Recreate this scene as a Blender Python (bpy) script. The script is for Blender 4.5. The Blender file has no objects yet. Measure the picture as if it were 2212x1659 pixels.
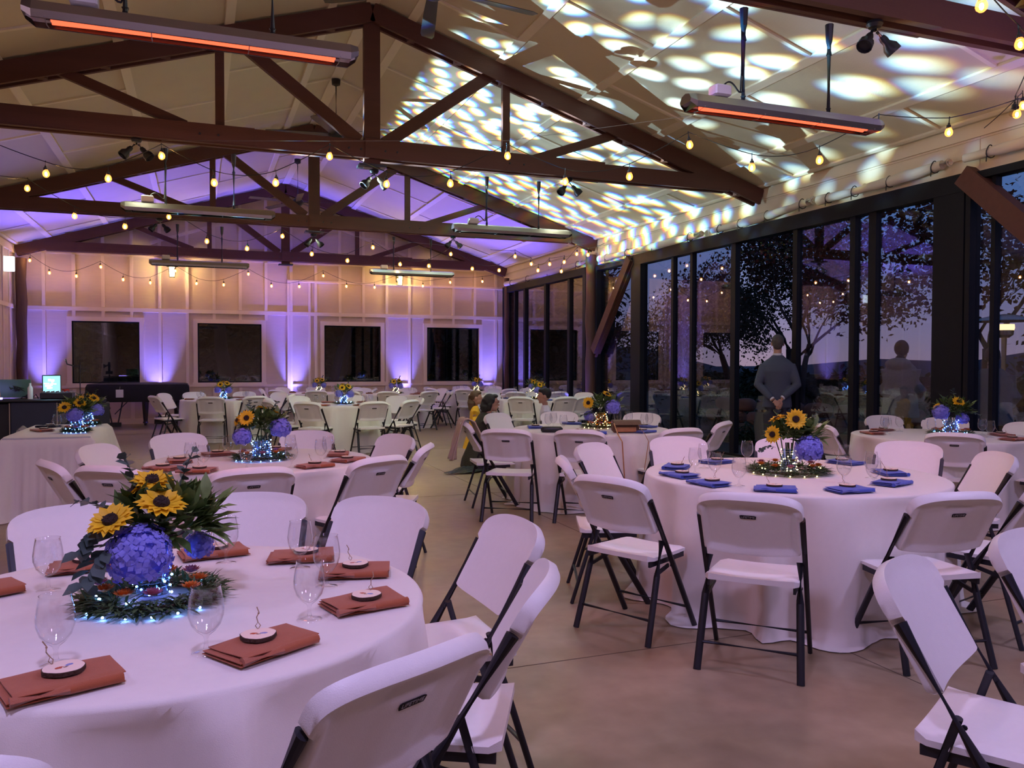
import bpy, math, random
from math import sin, cos, pi, sqrt, atan2, radians as R
from mathutils import Vector, Matrix, noise
SC = bpy.context.scene
COL = SC.collection
rnd = random.Random(7)

# ------------------------------------------------------------------ camera
CAM_H = 1.45; F_PX = 1762.44; YAW = 0.3656; PITCH = -0.0249; ROLL = 0.0023
def cam_axes():
    f = Vector((sin(YAW)*cos(PITCH), cos(YAW)*cos(PITCH), sin(PITCH)))
    r = Vector((cos(YAW), -sin(YAW), 0)); u = r.cross(f)
    return r*cos(ROLL)+u*sin(ROLL), -r*sin(ROLL)+u*cos(ROLL), f
cr, cu, cf = cam_axes()
cd = bpy.data.cameras.new('camera'); cam = bpy.data.objects.new('camera', cd); COL.objects.link(cam)
M = Matrix.Identity(4)
for i in range(3):
    M[i][0] = cr[i]; M[i][1] = cu[i]; M[i][2] = -cf[i]
M[0][3], M[1][3], M[2][3] = 0, 0, CAM_H
cam.matrix_world = M
cd.sensor_width = 36; cd.lens = F_PX/2212*36; cd.clip_start = .05; cd.clip_end = 400
SC.camera = cam
SC.view_settings.view_transform = 'Standard'; SC.view_settings.look = 'None'
SC.view_settings.exposure = 0.3; SC.view_settings.gamma = 1.0
SC.view_settings.use_curve_mapping = False

# hall dimensions
XL, XR, XC = -3.87, 7.91, 2.02
YB = 21.31; Y0 = -2.6
TY = [-0.72, 4.74, 10.19, 15.65, 21.08]
ZW = 4.08; ZR = 5.93; SL = (ZR-ZW)/(XR-XC)
def roofz(x): return ZR-SL*abs(x-XC)

# ------------------------------------------------------------------ materials
def new_mat(name):
    m = bpy.data.materials.new(name); m.use_nodes = True
    nt = m.node_tree; nt.nodes.clear()
    out = nt.nodes.new('ShaderNodeOutputMaterial')
    return m, nt, out
def N(nt, t, **k):
    n = nt.nodes.new(t)
    for a, v in k.items():
        if a.startswith('_'): setattr(n, a[1:], v)
        else: n.inputs[a.replace('__', ' ')].default_value = v
    return n
def mat(name, col, rough=.6, var=.08, scale=8, bump=0., bscale=60, metal=0., spec=.5, stretch=(1,1,1), coat=0., sheen=0., trans=0., sss=0.):
    m, nt, out = new_mat(name)
    p = N(nt, 'ShaderNodeBsdfPrincipled'); p.inputs['Roughness'].default_value = rough
    p.inputs['Metallic'].default_value = metal; p.inputs['Specular IOR Level'].default_value = spec
    p.inputs['Coat Weight'].default_value = coat; p.inputs['Sheen Weight'].default_value = sheen
    tc = N(nt, 'ShaderNodeTexCoord'); mp = N(nt, 'ShaderNodeMapping'); mp.inputs['Scale'].default_value = stretch
    nt.links.new(tc.outputs['Object'], mp.inputs['Vector'])
    nz = N(nt, 'ShaderNodeTexNoise'); nz.inputs['Scale'].default_value = scale; nz.inputs['Detail'].default_value = 3
    nt.links.new(mp.outputs[0], nz.inputs['Vector'])
    mx = N(nt, 'ShaderNodeMix', _data_type='RGBA')
    c = Vector(col[:3])
    mx.inputs[6].default_value = (*[max(0, a*(1-var)) for a in c], 1)
    mx.inputs[7].default_value = (*[min(1, a*(1+var)) for a in c], 1)
    nt.links.new(nz.outputs['Fac'], mx.inputs[0]); nt.links.new(mx.outputs[2], p.inputs['Base Color'])
    if bump:
        b = N(nt, 'ShaderNodeBump'); b.inputs['Strength'].default_value = bump; b.inputs['Distance'].default_value = .01
        n2 = N(nt, 'ShaderNodeTexNoise'); n2.inputs['Scale'].default_value = bscale; n2.inputs['Detail'].default_value = 4
        nt.links.new(mp.outputs[0], n2.inputs['Vector']); nt.links.new(n2.outputs['Fac'], b.inputs['Height'])
        nt.links.new(b.outputs[0], p.inputs['Normal'])
    if trans:
        t = N(nt, 'ShaderNodeBsdfTranslucent'); nt.links.new(mx.outputs[2], t.inputs['Color'])
        ms = N(nt, 'ShaderNodeMixShader'); ms.inputs[0].default_value = trans
        nt.links.new(p.outputs[0], ms.inputs[1]); nt.links.new(t.outputs[0], ms.inputs[2]); nt.links.new(ms.outputs[0], out.inputs[0])
    else: nt.links.new(p.outputs[0], out.inputs[0])
    return m
def emis(name, col, s):
    m, nt, out = new_mat(name)
    e = N(nt, 'ShaderNodeEmission'); e.inputs[0].default_value = (*col, 1); e.inputs[1].default_value = s
    nt.links.new(e.outputs[0], out.inputs[0]); return m
def glass(name, tint=(1,1,1), ior=1.5, gain=1.0, rough=0.0):
    m, nt, out = new_mat(name)
    t = N(nt, 'ShaderNodeBsdfTransparent'); t.inputs[0].default_value = (*tint, 1)
    g = N(nt, 'ShaderNodeBsdfGlossy'); g.inputs['Roughness'].default_value = rough
    ge = N(nt, 'ShaderNodeNewGeometry'); dt = N(nt, 'ShaderNodeVectorMath', _operation='DOT_PRODUCT')
    nt.links.new(ge.outputs['Normal'], dt.inputs[0]); nt.links.new(ge.outputs['Incoming'], dt.inputs[1])
    ab = N(nt, 'ShaderNodeMath', _operation='ABSOLUTE'); nt.links.new(dt.outputs['Value'], ab.inputs[0])
    iv = N(nt, 'ShaderNodeMath', _operation='SUBTRACT'); iv.inputs[0].default_value = 1.; nt.links.new(ab.outputs[0], iv.inputs[1])
    pw = N(nt, 'ShaderNodeMath', _operation='POWER'); pw.inputs[1].default_value = 5.; nt.links.new(iv.outputs[0], pw.inputs[0])
    f0 = ((ior-1)/(ior+1))**2
    mu = N(nt, 'ShaderNodeMath', _operation='MULTIPLY_ADD', _use_clamp=True); mu.inputs[1].default_value = (1-f0)*gain; mu.inputs[2].default_value = f0*gain
    nt.links.new(pw.outputs[0], mu.inputs[0])
    ms = N(nt, 'ShaderNodeMixShader'); nt.links.new(mu.outputs[0], ms.inputs[0])
    nt.links.new(t.outputs[0], ms.inputs[1]); nt.links.new(g.outputs[0], ms.inputs[2]); nt.links.new(ms.outputs[0], out.inputs[0])
    return m
def glow_glass(name):
    m, nt, out = new_mat(name)
    t = N(nt, 'ShaderNodeBsdfTransparent'); t.inputs[0].default_value = (1, .93, .8, 1)
    e = N(nt, 'ShaderNodeEmission'); e.inputs[0].default_value = (1, .34, .07, 1); e.inputs[1].default_value = 3.5
    ms = N(nt, 'ShaderNodeMixShader'); ms.inputs[0].default_value = .42
    nt.links.new(t.outputs[0], ms.inputs[1]); nt.links.new(e.outputs[0], ms.inputs[2]); nt.links.new(ms.outputs[0], out.inputs[0])
    return m
def tag_paint():
    # pale wood slice face with a small painted red and blue sprig
    m, nt, out = new_mat('slice_face'); p = N(nt, 'ShaderNodeBsdfPrincipled'); p.inputs['Roughness'].default_value = .5
    tc = N(nt, 'ShaderNodeTexCoord')
    def blob(cx, cy, sx, sy, col, prev, sc):
        mp = N(nt, 'ShaderNodeMapping'); mp.inputs['Location'].default_value = (-cx/sx, -cy/sy, 0); mp.inputs['Scale'].default_value = (1/sx, 1/sy, 0)
        nt.links.new(tc.outputs['Object'], mp.inputs[0])
        nz = N(nt, 'ShaderNodeTexNoise'); nz.inputs['Scale'].default_value = sc
        nt.links.new(tc.outputs['Object'], nz.inputs[0])
        ln = N(nt, 'ShaderNodeVectorMath', _operation='LENGTH'); nt.links.new(mp.outputs[0], ln.inputs[0])
        ad = N(nt, 'ShaderNodeMath', _operation='ADD'); nt.links.new(ln.outputs['Value'], ad.inputs[0]); nt.links.new(nz.outputs['Fac'], ad.inputs[1])
        lt = N(nt, 'ShaderNodeMath', _operation='LESS_THAN'); lt.inputs[1].default_value = 1.25; nt.links.new(ad.outputs[0], lt.inputs[0])
        mx = N(nt, 'ShaderNodeMix', _data_type='RGBA'); mx.inputs[7].default_value = (*col, 1)
        nt.links.new(lt.outputs[0], mx.inputs[0])
        if prev is None: mx.inputs[6].default_value = (.83, .68, .55, 1)
        else: nt.links.new(prev, mx.inputs[6])
        return mx.outputs[2]
    a = blob(-.011, .002, .013, .008, (.45, .08, .04), None, 300)
    a = blob(.012, -.001, .013, .007, (.2, .25, .5), a, 300)
    a = blob(0, -.006, .008, .004, (.2, .12, .08), a, 500)
    nt.links.new(a, p.inputs['Base Color']); nt.links.new(p.outputs[0], out.inputs[0]); return m

def floor_mat():
    m, nt, out = new_mat('concrete'); p = N(nt, 'ShaderNodeBsdfPrincipled')
    tc = N(nt, 'ShaderNodeTexCoord')
    n1 = N(nt, 'ShaderNodeTexNoise'); n1.inputs['Scale'].default_value = .7; n1.inputs['Detail'].default_value = 8; n1.inputs['Roughness'].default_value = .6
    n2 = N(nt, 'ShaderNodeTexNoise'); n2.inputs['Scale'].default_value = 9; n2.inputs['Detail'].default_value = 5
    nt.links.new(tc.outputs['Object'], n1.inputs[0]); nt.links.new(tc.outputs['Object'], n2.inputs[0])
    ad = N(nt, 'ShaderNodeMath', _operation='MULTIPLY_ADD'); ad.inputs[1].default_value = .35; nt.links.new(n2.outputs['Fac'], ad.inputs[0]); nt.links.new(n1.outputs['Fac'], ad.inputs[2])
    cr_ = N(nt, 'ShaderNodeValToRGB'); cr_.color_ramp.elements[0].position = .45; cr_.color_ramp.elements[1].position = .85
    cr_.color_ramp.elements[0].color = (.22, .155, .085, 1); cr_.color_ramp.elements[1].color = (.38, .29, .17, 1)
    nt.links.new(ad.outputs[0], cr_.inputs[0]); nt.links.new(cr_.outputs[0], p.inputs['Base Color'])
    rr = N(nt, 'ShaderNodeMapRange'); rr.inputs['To Min'].default_value = .22; rr.inputs['To Max'].default_value = .5
    nt.links.new(n1.outputs['Fac'], rr.inputs[0]); nt.links.new(rr.outputs[0], p.inputs['Roughness'])
    b = N(nt, 'ShaderNodeBump'); b.inputs['Strength'].default_value = .12; nt.links.new(n2.outputs['Fac'], b.inputs['Height']); nt.links.new(b.outputs[0], p.inputs['Normal'])
    nt.links.new(p.outputs[0], out.inputs[0]); return m

MT = dict(
 floor=floor_mat(),
 ceil=mat('ceiling_paint', (.60,.53,.37), .75, .05, 3, .25, 90),
 trimc=mat('ceiling_trim_paint', (.74,.67,.51), .7, .04, 6),
 wall=mat('cream_panel', (.66,.52,.35), .7, .06, 5, .35, 45, stretch=(1,1,6)),
 wtrim=mat('cream_trim', (.78,.64,.46), .65, .05, 6, .1, 60),
 header=mat('header_board', (.68,.58,.40), .6, .04, 4),
 beam=mat('red_brown_timber', (.085,.028,.017), .7, .18, 3, .25, 30, stretch=(.3,6,6)),
 log=mat('log_timber', (.085,.036,.024), .6, .3, 5, .6, 20, stretch=(5,5,.6)),
 dark=mat('dark_bronze_frame', (.007,.008,.012), .5, .2, 20, spec=.18),
 pane=glass('window_glass', (.80,.83,.88), 1.5, 2.6),
 chair=mat('white_plastic', (.80,.77,.74), .42, .03, 40, .12, 350),
 steel=mat('dark_grey_steel', (.022,.022,.028), .42, .15, 60, .06, 300, metal=.3),
 badge=mat('black_badge', (.006,.006,.006), .5, .1, spec=.2),
 letters=mat('badge_letters', (.34,.32,.31), .4, .05),
 cloth=mat('ivory_cloth', (.80,.75,.68), .85, .03, 30, .15, 500, sheen=.25, trans=.06),
 table=mat('table_board', (.5,.5,.5), .5, .05),
 rust=mat('rust_linen', (.36,.085,.022), .85, .12, 60, .3, 600, sheen=.3),
 blue=mat('blue_linen', (.045,.085,.42), .85, .12, 60, .3, 600, sheen=.3),
 navy=mat('dark_linen', (.05,.05,.09), .85, .12, 60, .3, 600),
 slice=tag_paint(), bark=mat('tree_bark_edge', (.06,.03,.018), .9, .4, 150, .5, 200),
 twine=mat('twine', (.36,.24,.14), .9, .2, 300),
 goblet=glass('goblet_glass', (.985,.985,.99), 1.5, 1.2),
 vase=glass('vase_glass', (.75,.85,1.), 1.5, 1.6),
 amber=glass('amber_glass', (.95,.7,.35), 1.5, 1.6),
 water=glass('vase_water', (.8,.86,.95), 1.33, 1.),
 petal=mat('sunflower_petal', (.85,.50,.008), .6, .25, 60, trans=.15),
 disc=mat('sunflower_disc', (.03,.014,.008), .9, .5, 200, .8, 400),
 hyd=mat('hydrangea_petal', (.25,.25,.86), .7, .45, 45, trans=.2),
 leaf=mat('broad_leaf', (.07,.125,.028), .5, .5, 25, trans=.12),
 leaf2=mat('variegated_leaf', (.17,.25,.07), .5, .4, 40, trans=.12),
 euc=mat('eucalyptus_leaf', (.055,.085,.075), .55, .35, 25, trans=.08),
 stem=mat('green_stem', (.04,.07,.02), .7, .3),
 cedar=mat('cedar_sprig', (.055,.10,.03), .75, .5, 60),
 twig=mat('vine_twig', (.08,.04,.025), .9, .3),
 straw_o=mat('strawflower_orange', (.62,.17,.02), .7, .4, 90),
 straw_p=mat('strawflower_pink', (.45,.14,.22), .7, .4, 90),
 fairy=emis('fairy_blue_white', (.13,.32,1.), 42), fairyw=emis('fairy_warm', (1.,.72,.28), 16),
 bulb=glow_glass('filament_bulb_glass'), filament=emis('bulb_filament', (1.,.56,.22), 420), bulboff=glass('clear_bulb_glass', (.9,.85,.7), 1.5, 1.5),
 cord=mat('black_cord', (.012,.012,.012), .5, .1), wire=mat('steel_wire', (.5,.5,.5), .35, .05, metal=1.),
 steelb=mat('brushed_stainless', (.52,.50,.46), .26, .08, 4, metal=1., stretch=(1,40,40)),
 reflector=mat('reflector_sheet', (.10,.075,.07), .2, .1, 4, metal=.9),
 element=emis('heating_element', (1.,.105,.045), 1.9), element_off=mat('quartz_tube', (.35,.33,.30), .2, .1),
 box=mat('junction_box', (.5,.47,.42), .5, .05), black=mat('black_metal', (.012,.012,.014), .4, .15, 30),
 blade=mat('fan_blade', (.02,.018,.022), .4, .2, 8, stretch=(1,1,1)),
 canvas=mat('canvas_roll', (.60,.54,.42), .85, .1, 6, .5, 18, stretch=(1,.3,1)),
 lantern=emis('lantern_glow', (1.,.70,.26), 9),
 piano=mat('piano_cover', (.010,.009,.012), .85, .3, 20, .3, 60), paper=mat('paper_tag', (.7,.68,.64), .8, .04),
 djcloth=mat('dj_panel', (.012,.012,.016), .6, .2), booth_blue=mat('booth_panel', (.02,.025,.05), .55, .15),
 screen=emis('monitor_screen', (.25,.6,.75), 1.6), laptop=mat('laptop_lid_green', (.10,.22,.13), .45, .1),
 silver=mat('silver_badge', (.5,.5,.5), .35, .1, metal=.7), red=mat('red_cup', (.45,.03,.02), .4, .1),
 led=emis('led_strip', (.35,.25,1.), 6), ledcase=mat('uplight_case', (.02,.02,.022), .4, .1), uplens=emis('uplight_lens', (.22,.12,1.), 8),
 purse=mat('brown_leather', (.13,.055,.03), .45, .25, 20, .3, 80), tan=mat('tan_leather', (.42,.18,.06), .45, .2, 30, .2, 90),
 shawl=mat('beige_knit', (.55,.42,.31), .95, .1, 30, .6, 180),
 skin=mat('skin', (.50,.28,.19), .5, .08, 20), hair_black=mat('black_hair', (.012,.01,.009), .55, .3, 60, .5, 120, stretch=(6,6,1)),
 hair_grey=mat('greying_hair', (.07,.06,.055), .6, .5, 80, .5, 120), hair_brown=mat('brown_hair', (.10,.055,.025), .6, .3, 60, .5, 120),
 suit=mat('grey_suit', (.065,.08,.12), .85, .1, 90, .2, 300), trousers=mat('dark_trousers', (.03,.032,.045), .85, .1, 90),
 shirt=mat('white_shirt', (.7,.7,.76), .8, .06, 20, .2, 60), dress=mat('dark_olive_dress', (.022,.02,.012), .75, .4, 40, .2, 100),
 sequin=mat('sequin_hem', (.03,.045,.04), .3, .8, 200, 1., 300), yellow=mat('yellow_cloth', (.75,.40,.02), .8, .2, 30),
 fleece=mat('grey_fleece', (.30,.30,.29), .95, .2, 30, .9, 60), denim=mat('slate_jacket', (.10,.14,.17), .85, .2, 20, .4, 60),
 shoe=mat('brown_shoe', (.16,.05,.03), .4, .2), glasses=mat('glasses_frame', (.25,.02,.015), .3, .1), lips=mat('lips', (.38,.12,.10), .5, .05), eye=mat('eye', (.02,.015,.012), .2, .1),
 bark2=mat('tree_trunk', (.055,.035,.028), .9, .35, 6, .7, 20, stretch=(4,4,.7)),
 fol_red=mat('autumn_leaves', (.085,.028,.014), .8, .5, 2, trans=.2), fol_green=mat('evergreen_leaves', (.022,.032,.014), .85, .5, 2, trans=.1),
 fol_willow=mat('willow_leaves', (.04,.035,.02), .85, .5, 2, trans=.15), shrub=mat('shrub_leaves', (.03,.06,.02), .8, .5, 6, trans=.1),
 ground=mat('outdoor_paving', (.06,.055,.045), .9, .4, 1.2, .4, 12), grass=mat('grass', (.018,.02,.010), .95, .4, 8),
 stone=mat('field_stone', (.20,.11,.085), .9, .35, 3, .8, 14), barrel=mat('weathered_barrel', (.13,.125,.12), .8, .25, 5, .4, 20, stretch=(6,6,.6)),
 hill=mat('distant_hill', (.03,.035,.06), 1., .2, .1), mat_=mat('door_mat', (.03,.035,.035), .95, .2, 40, .5, 200),
 gheat=emis('gas_heater_glow', (1.,.55,.25), 3.), label_white=mat('outdoor_box', (.6,.6,.6), .6, .05),
)

# ------------------------------------------------------------------ mesh helper
def frame_of(d):
    d = Vector(d).normalized()
    a = Vector((0, 0, 1)) if abs(d.z) < .95 else Vector((1, 0, 0))
    u = d.cross(a).normalized(); v = u.cross(d).normalized()
    return u, v, d
class MB:
    def __init__(s): s.v = []; s.f = []; s.m = []; s.cm = 0
    def mat(s, i): s.cm = i; return s
    def add(s, vs, fs):
        b = len(s.v); s.v += [tuple(v) for v in vs]
        for f in fs: s.f.append([b+i for i in f]); s.m.append(s.cm)
        return s
    def box(s, c, d, rz=0., ch=0.):
        hx, hy, hz = d[0]/2, d[1]/2, d[2]/2
        if ch <= 0:
            vs = [(x*hx, y*hy, z*hz) for z in (-1, 1) for y in (-1, 1) for x in (-1, 1)]
            fs = [(0,2,3,1),(4,5,7,6),(0,1,5,4),(2,6,7,3),(0,4,6,2),(1,3,7,5)]
        else:
            ring = [(hx, hy-ch), (hx-ch, hy), (-hx+ch, hy), (-hx, hy-ch), (-hx, -hy+ch), (-hx+ch, -hy), (hx-ch, -hy), (hx, -hy+ch)]
            def ins(r, k): return [((abs(x)-k)*(1 if x > 0 else -1), (abs(y)-k)*(1 if y > 0 else -1)) for x, y in r]
            lv = [(-hz, ins(ring, ch)), (-hz+ch, ring), (hz-ch, ring), (hz, ins(ring, ch))]
            vs = [(x, y, z) for z, rr in lv for x, y in rr]; fs = [tuple(range(7, -1, -1)), tuple(range(24, 32))]
            for k in range(3):
                for i in range(8): j = (i+1) % 8; fs.append((k*8+i, k*8+j, k*8+8+j, k*8+8+i))
        ca, sa = cos(rz), sin(rz)
        return s.add([(c[0]+x*ca-y*sa, c[1]+x*sa+y*ca, c[2]+z) for x, y, z in vs], fs)
    def bar(s, p0, p1, w, h, up=None):
        p0, p1 = Vector(p0), Vector(p1); d = (p1-p0).normalized()
        if up is None: u, v, d = frame_of(d)
        else:
            v = Vector(up); v = (v-d*v.dot(d)).normalized(); u = d.cross(v)
        vs = [p+u*(a*w/2)+v*(b*h/2) for p in (p0, p1) for a, b in ((-1,-1),(1,-1),(1,1),(-1,1))]
        return s.add(vs, [(3,2,1,0),(4,5,6,7),(0,1,5,4),(1,2,6,5),(2,3,7,6),(3,0,4,7)])
    def tube(s, pts, r, n=8, cap=True, flat=1.):
        pts = [Vector(p) for p in pts]; k = len(pts)
        rs = r if isinstance(r, (list, tuple)) else [r]*k
        vs = []; pu = None
        for i, p in enumerate(pts):
            d = (pts[min(i+1, k-1)]-pts[max(i-1, 0)])
            if d.length < 1e-9: d = Vector((0, 0, 1))
            d.normalize()
            if pu is None: u, v, d = frame_of(d)
            else:
                u = pu-d*pu.dot(d)
                if u.length < 1e-6: u, v, d = frame_of(d)
                u.normalize(); v = u.cross(d) if False else d.cross(u)
            pu = u
            for j in range(n):
                a = 2*pi*j/n; vs.append(p+u*(cos(a)*rs[i])+v*(sin(a)*rs[i]*flat))
        fs = [(i*n+j, i*n+(j+1) % n, (i+1)*n+(j+1) % n, (i+1)*n+j) for i in range(k-1) for j in range(n)]
        if cap: fs += [tuple(range(n-1, -1, -1)), tuple(range((k-1)*n, k*n))]
        return s.add(vs, fs)
    def lathe(s, prof, n=16, c=(0,0,0), axis=None, cap=False):
        c = Vector(c); u, v, w = (Vector((1,0,0)), Vector((0,1,0)), Vector((0,0,1))) if axis is None else frame_of(axis)
        vs = [c+u*(r*cos(2*pi*j/n))+v*(r*sin(2*pi*j/n))+w*z for r, z in prof for j in range(n)]
        k = len(prof); fs = [(i*n+j, i*n+(j+1) % n, (i+1)*n+(j+1) % n, (i+1)*n+j) for i in range(k-1) for j in range(n)]
        if cap: fs += [tuple(range(n-1, -1, -1)), tuple(range((k-1)*n, k*n))]
        return s.add(vs, fs)
    def ell(s, c, r, n=10, m=6, rz=0.):
        r = r if isinstance(r, (list, tuple)) else (r, r, r)
        vs = [(0, 0, -1)]+[(cos(2*pi*j/n)*sin(pi*i/m), sin(2*pi*j/n)*sin(pi*i/m), -cos(pi*i/m)) for i in range(1, m) for j in range(n)]+[(0, 0, 1)]
        fs = [(0, 1+(j+1) % n, 1+j) for j in range(n)]
        for i in range(m-2):
            for j in range(n): a = 1+i*n; fs.append((a+j, a+(j+1) % n, a+n+(j+1) % n, a+n+j))
        a = 1+(m-2)*n; fs += [(a+j, a+(j+1) % n, len(vs)-1) for j in range(n)]
        ca, sa = cos(rz), sin(rz)
        return s.add([(c[0]+x*r[0]*ca-y*r[1]*sa, c[1]+x*r[0]*sa+y*r[1]*ca, c[2]+z*r[2]) for x, y, z in vs], fs)
    def grid(s, fn, nu, nv):
        vs = [fn(i/nu, j/nv) for j in range(nv+1) for i in range(nu+1)]
        fs = [(j*(nu+1)+i, j*(nu+1)+i+1, (j+1)*(nu+1)+i+1, (j+1)*(nu+1)+i) for j in range(nv) for i in range(nu)]
        return s.add(vs, fs)
    def loft(s, secs, n=16):
        vs = []
        for (cx, cy, z, rx, ry) in secs:
            for j in range(n):
                a = 2*pi*j/n; x, y = cos(a), sin(a)
                k = (abs(x)**2.4+abs(y)**2.4)**(-1/2.4); vs.append((cx+rx*x*k, cy+ry*y*k, z))
        k = len(secs); fs = [(i*n+j, i*n+(j+1) % n, (i+1)*n+(j+1) % n, (i+1)*n+j) for i in range(k-1) for j in range(n)]
        fs += [tuple(range(n-1, -1, -1)), tuple(range((k-1)*n, k*n))]
        return s.add(vs, fs)
    def build(s, name, mats, parent=None, smooth=40, loc=None, rz=0.):
        me = bpy.data.meshes.new(name); me.from_pydata(s.v, [], s.f)
        mats = mats if isinstance(mats, (list, tuple)) else [mats]
        for m in mats: me.materials.append(MT[m] if isinstance(m, str) else m)
        if len(mats) > 1: me.polygons.foreach_set('material_index', s.m)
        if smooth:
            me.polygons.foreach_set('use_smooth', [True]*len(me.polygons))
            if smooth < 180: me.set_sharp_from_angle(angle=R(smooth))
        me.update()
        o = bpy.data.objects.new(name, me); COL.objects.link(o)
        if parent: o.parent = parent
        if loc: o.location = loc
        o.rotation_euler.z = rz
        return o
def fuse(o, voxel, smooth=2):
    "merge the overlapping pieces of one mesh into one continuous surface"
    r = o.modifiers.new('r', 'REMESH'); r.mode = 'VOXEL'; r.voxel_size = voxel; r.use_smooth_shade = True
    if smooth: q = o.modifiers.new('s', 'SMOOTH'); q.iterations = smooth; q.factor = .6
    dg = bpy.context.evaluated_depsgraph_get(); me = bpy.data.meshes.new_from_object(o.evaluated_get(dg))
    old = o.data; mt = list(old.materials); o.modifiers.clear(); o.data = me
    me.materials.clear()
    for m in mt: me.materials.append(m)
    me.polygons.foreach_set('use_smooth', [True]*len(me.polygons)); me.name = o.name
    return o
def thing(name, label, cat, loc=(0,0,0), rz=0., group=None):
    o = bpy.data.objects.new(name, None); COL.objects.link(o); o.empty_display_size = .1
    o.location = loc; o.rotation_euler.z = rz; return tag(o, label, cat, group)
def tag(o, label, cat, group=None):
    o['label'] = label; o['category'] = cat
    if group: o['group'] = group
    return o
def struct(o): o['kind'] = 'structure'; return o
def copy_tree(o, parent=None):
    c = o.copy(); COL.objects.link(c); c.parent = parent
    for ch in list(o.children): copy_tree(ch, c)
    return c
class Proto:
    "first call moves the built thing itself, later calls copy it with its parts"
    def __init__(s, root): s.root = root; s.used = False; s.kids = list(root.children)
    def put(s, loc, rz, label, group=None, cat=None):
        o = copy_tree(s.root) if s.used else s.root
        s.used = True; o.location = loc; o.rotation_euler.z = rz; o['label'] = label
        if group: o['group'] = group
        if cat: o['category'] = cat
        return o
def text_mesh(txt, size, ext=.0004):
    c = bpy.data.curves.new('t', 'FONT'); c.body = txt; c.size = size; c.extrude = ext; c.align_x = 'CENTER'; c.align_y = 'CENTER'; c.resolution_u = 2
    o = bpy.data.objects.new('t', c); COL.objects.link(o)
    dg = bpy.context.evaluated_depsgraph_get(); me = bpy.data.meshes.new_from_object(o.evaluated_get(dg))
    vs = [tuple(v.co) for v in me.vertices]; fs = [tuple(p.vertices) for p in me.polygons]
    bpy.data.objects.remove(o); bpy.data.curves.remove(c); bpy.data.meshes.remove(me)
    return vs, fs

# ------------------------------------------------------------------ labels: which side of which table
RIGHT2 = Vector((cos(YAW), -sin(YAW))); FWD2 = Vector((sin(YAW), cos(YAW)))
TABDESC = {
 'T1': 'the nearest round table', 'T2': 'the second-nearest left round table',
 'T3': 'the big blue-napkin table at right', 'T4': 'the far right table by the glass',
 'T5': 'the middle table with brown purse', 'T6': 'the table behind the boy',
 'T7': 'the table beside the black piano', 'T8': 'the table below third back window',
 'T9': 'the rear table right of second window', 'T10': 'the rear table right of third window',
 'T11': 'the rear table below fourth window', 'T12': 'the rear corner table by the glass',
 'TR': 'the table cut off at right edge', 'H': 'the long rectangular head table'}
SECT = ['near side', 'near-right side', 'right side', 'far-right side', 'far side', 'far-left side', 'left side', 'near-left side']
def sector(c, p):
    d = Vector(p[:2])-Vector(c[:2]); a = atan2(d.dot(RIGHT2), -d.dot(FWD2))
    return SECT[int(round(a/(pi/4))) % 8]
PENDING = []
def pend(o, kind, tab, c): PENDING.append((o, kind, tab, sector(c, o.location), o.location.copy()))
def settle():
    from collections import defaultdict
    G = defaultdict(list)
    for o, kind, tab, s, l in PENDING: G[(kind, tab, s)].append((o, l))
    for (kind, tab, s), L in G.items():
        def px(l): d = Vector((l.x, l.y)); return d.dot(RIGHT2)/max(.1, d.dot(FWD2))
        L.sort(key=lambda q: px(q[1])); n = len(L)
        words = [''] if n == 1 else ['left-hand ', 'right-hand '] if n == 2 else ['leftmost ', 'middle ', 'rightmost '] if n == 3 else ['leftmost ', 'second-left ', 'second-right ', 'rightmost ']
        for k, (o, l) in enumerate(L):
            w = words[k] if k < len(words) else 'extra '
            o['label'] = f"{w}{kind}, {s} of {TABDESC[tab]}"

# ------------------------------------------------------------------ room shell
b = MB(); b.box((XC, (YB+Y0)/2, -.06), (XR-XL+.3, YB-Y0+.3, .12)); fl = struct(b.build('floor', 'floor', smooth=0))
b = MB()
for y in (3.6, 8.6, 13.4, 18.2): b.box((XC, y, .0006), (XR-XL-.1, .006, .001))
for x in (-.6, 3.05, 6.6): b.box((x, (YB+Y0)/2, .0006), (.006, YB-Y0-.2, .001))
struct(b.build('trim_1', mat('floor_joint', (.13,.095,.06), .9), smooth=0))
# ceiling: two sloping planes
b = MB()
for sx in (-1, 1):
    xe = XL-.15 if sx < 0 else XR+.15
    p = [(XC, Y0, ZR), (xe, Y0, ZR-SL*abs(xe-XC)), (xe, YB+.1, ZR-SL*abs(xe-XC)), (XC, YB+.1, ZR)]
    q = [(x, y, z+.12) for x, y, z in p]
    b.add(p+q, [(0,1,2,3) if sx > 0 else (3,2,1,0), (4,5,6,7), (0,4,5,1), (1,5,6,2), (2,6,7,3), (3,7,4,0)])
struct(b.build('ceiling', 'ceil', smooth=0))
# ceiling battens
b = MB(); offs = [.5, 1.67, 2.84, 4.01, 5.17, 5.80]
for sx in (-1, 1):
    for d in offs:
        x = XC+sx*d; b.bar((x, Y0, roofz(x)-.014), (x, YB, roofz(x)-.014), .11 if d < 5.7 else .05, .030, up=(sx*SL, 0, 1))
    edges = [0]+offs
    for k in range(len(edges)-1):
        y = Y0+1.0+(1.22 if k % 2 else 0)
        while y < YB-.3:
            if min(abs(y-t) for t in TY) > .25:
                x0, x1 = XC+sx*edges[k], XC+sx*edges[k+1]
                b.bar((x0, y, roofz(x0)-.010), (x1, y, roofz(x1)-.010), .05, .024, up=(sx*SL, 0, 1))
            y += 2.44
b.bar((XC, Y0, ZR-.03), (XC, YB, ZR-.03), .16, .03)
struct(b.build('trim_2', 'trimc', smooth=0))

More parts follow.
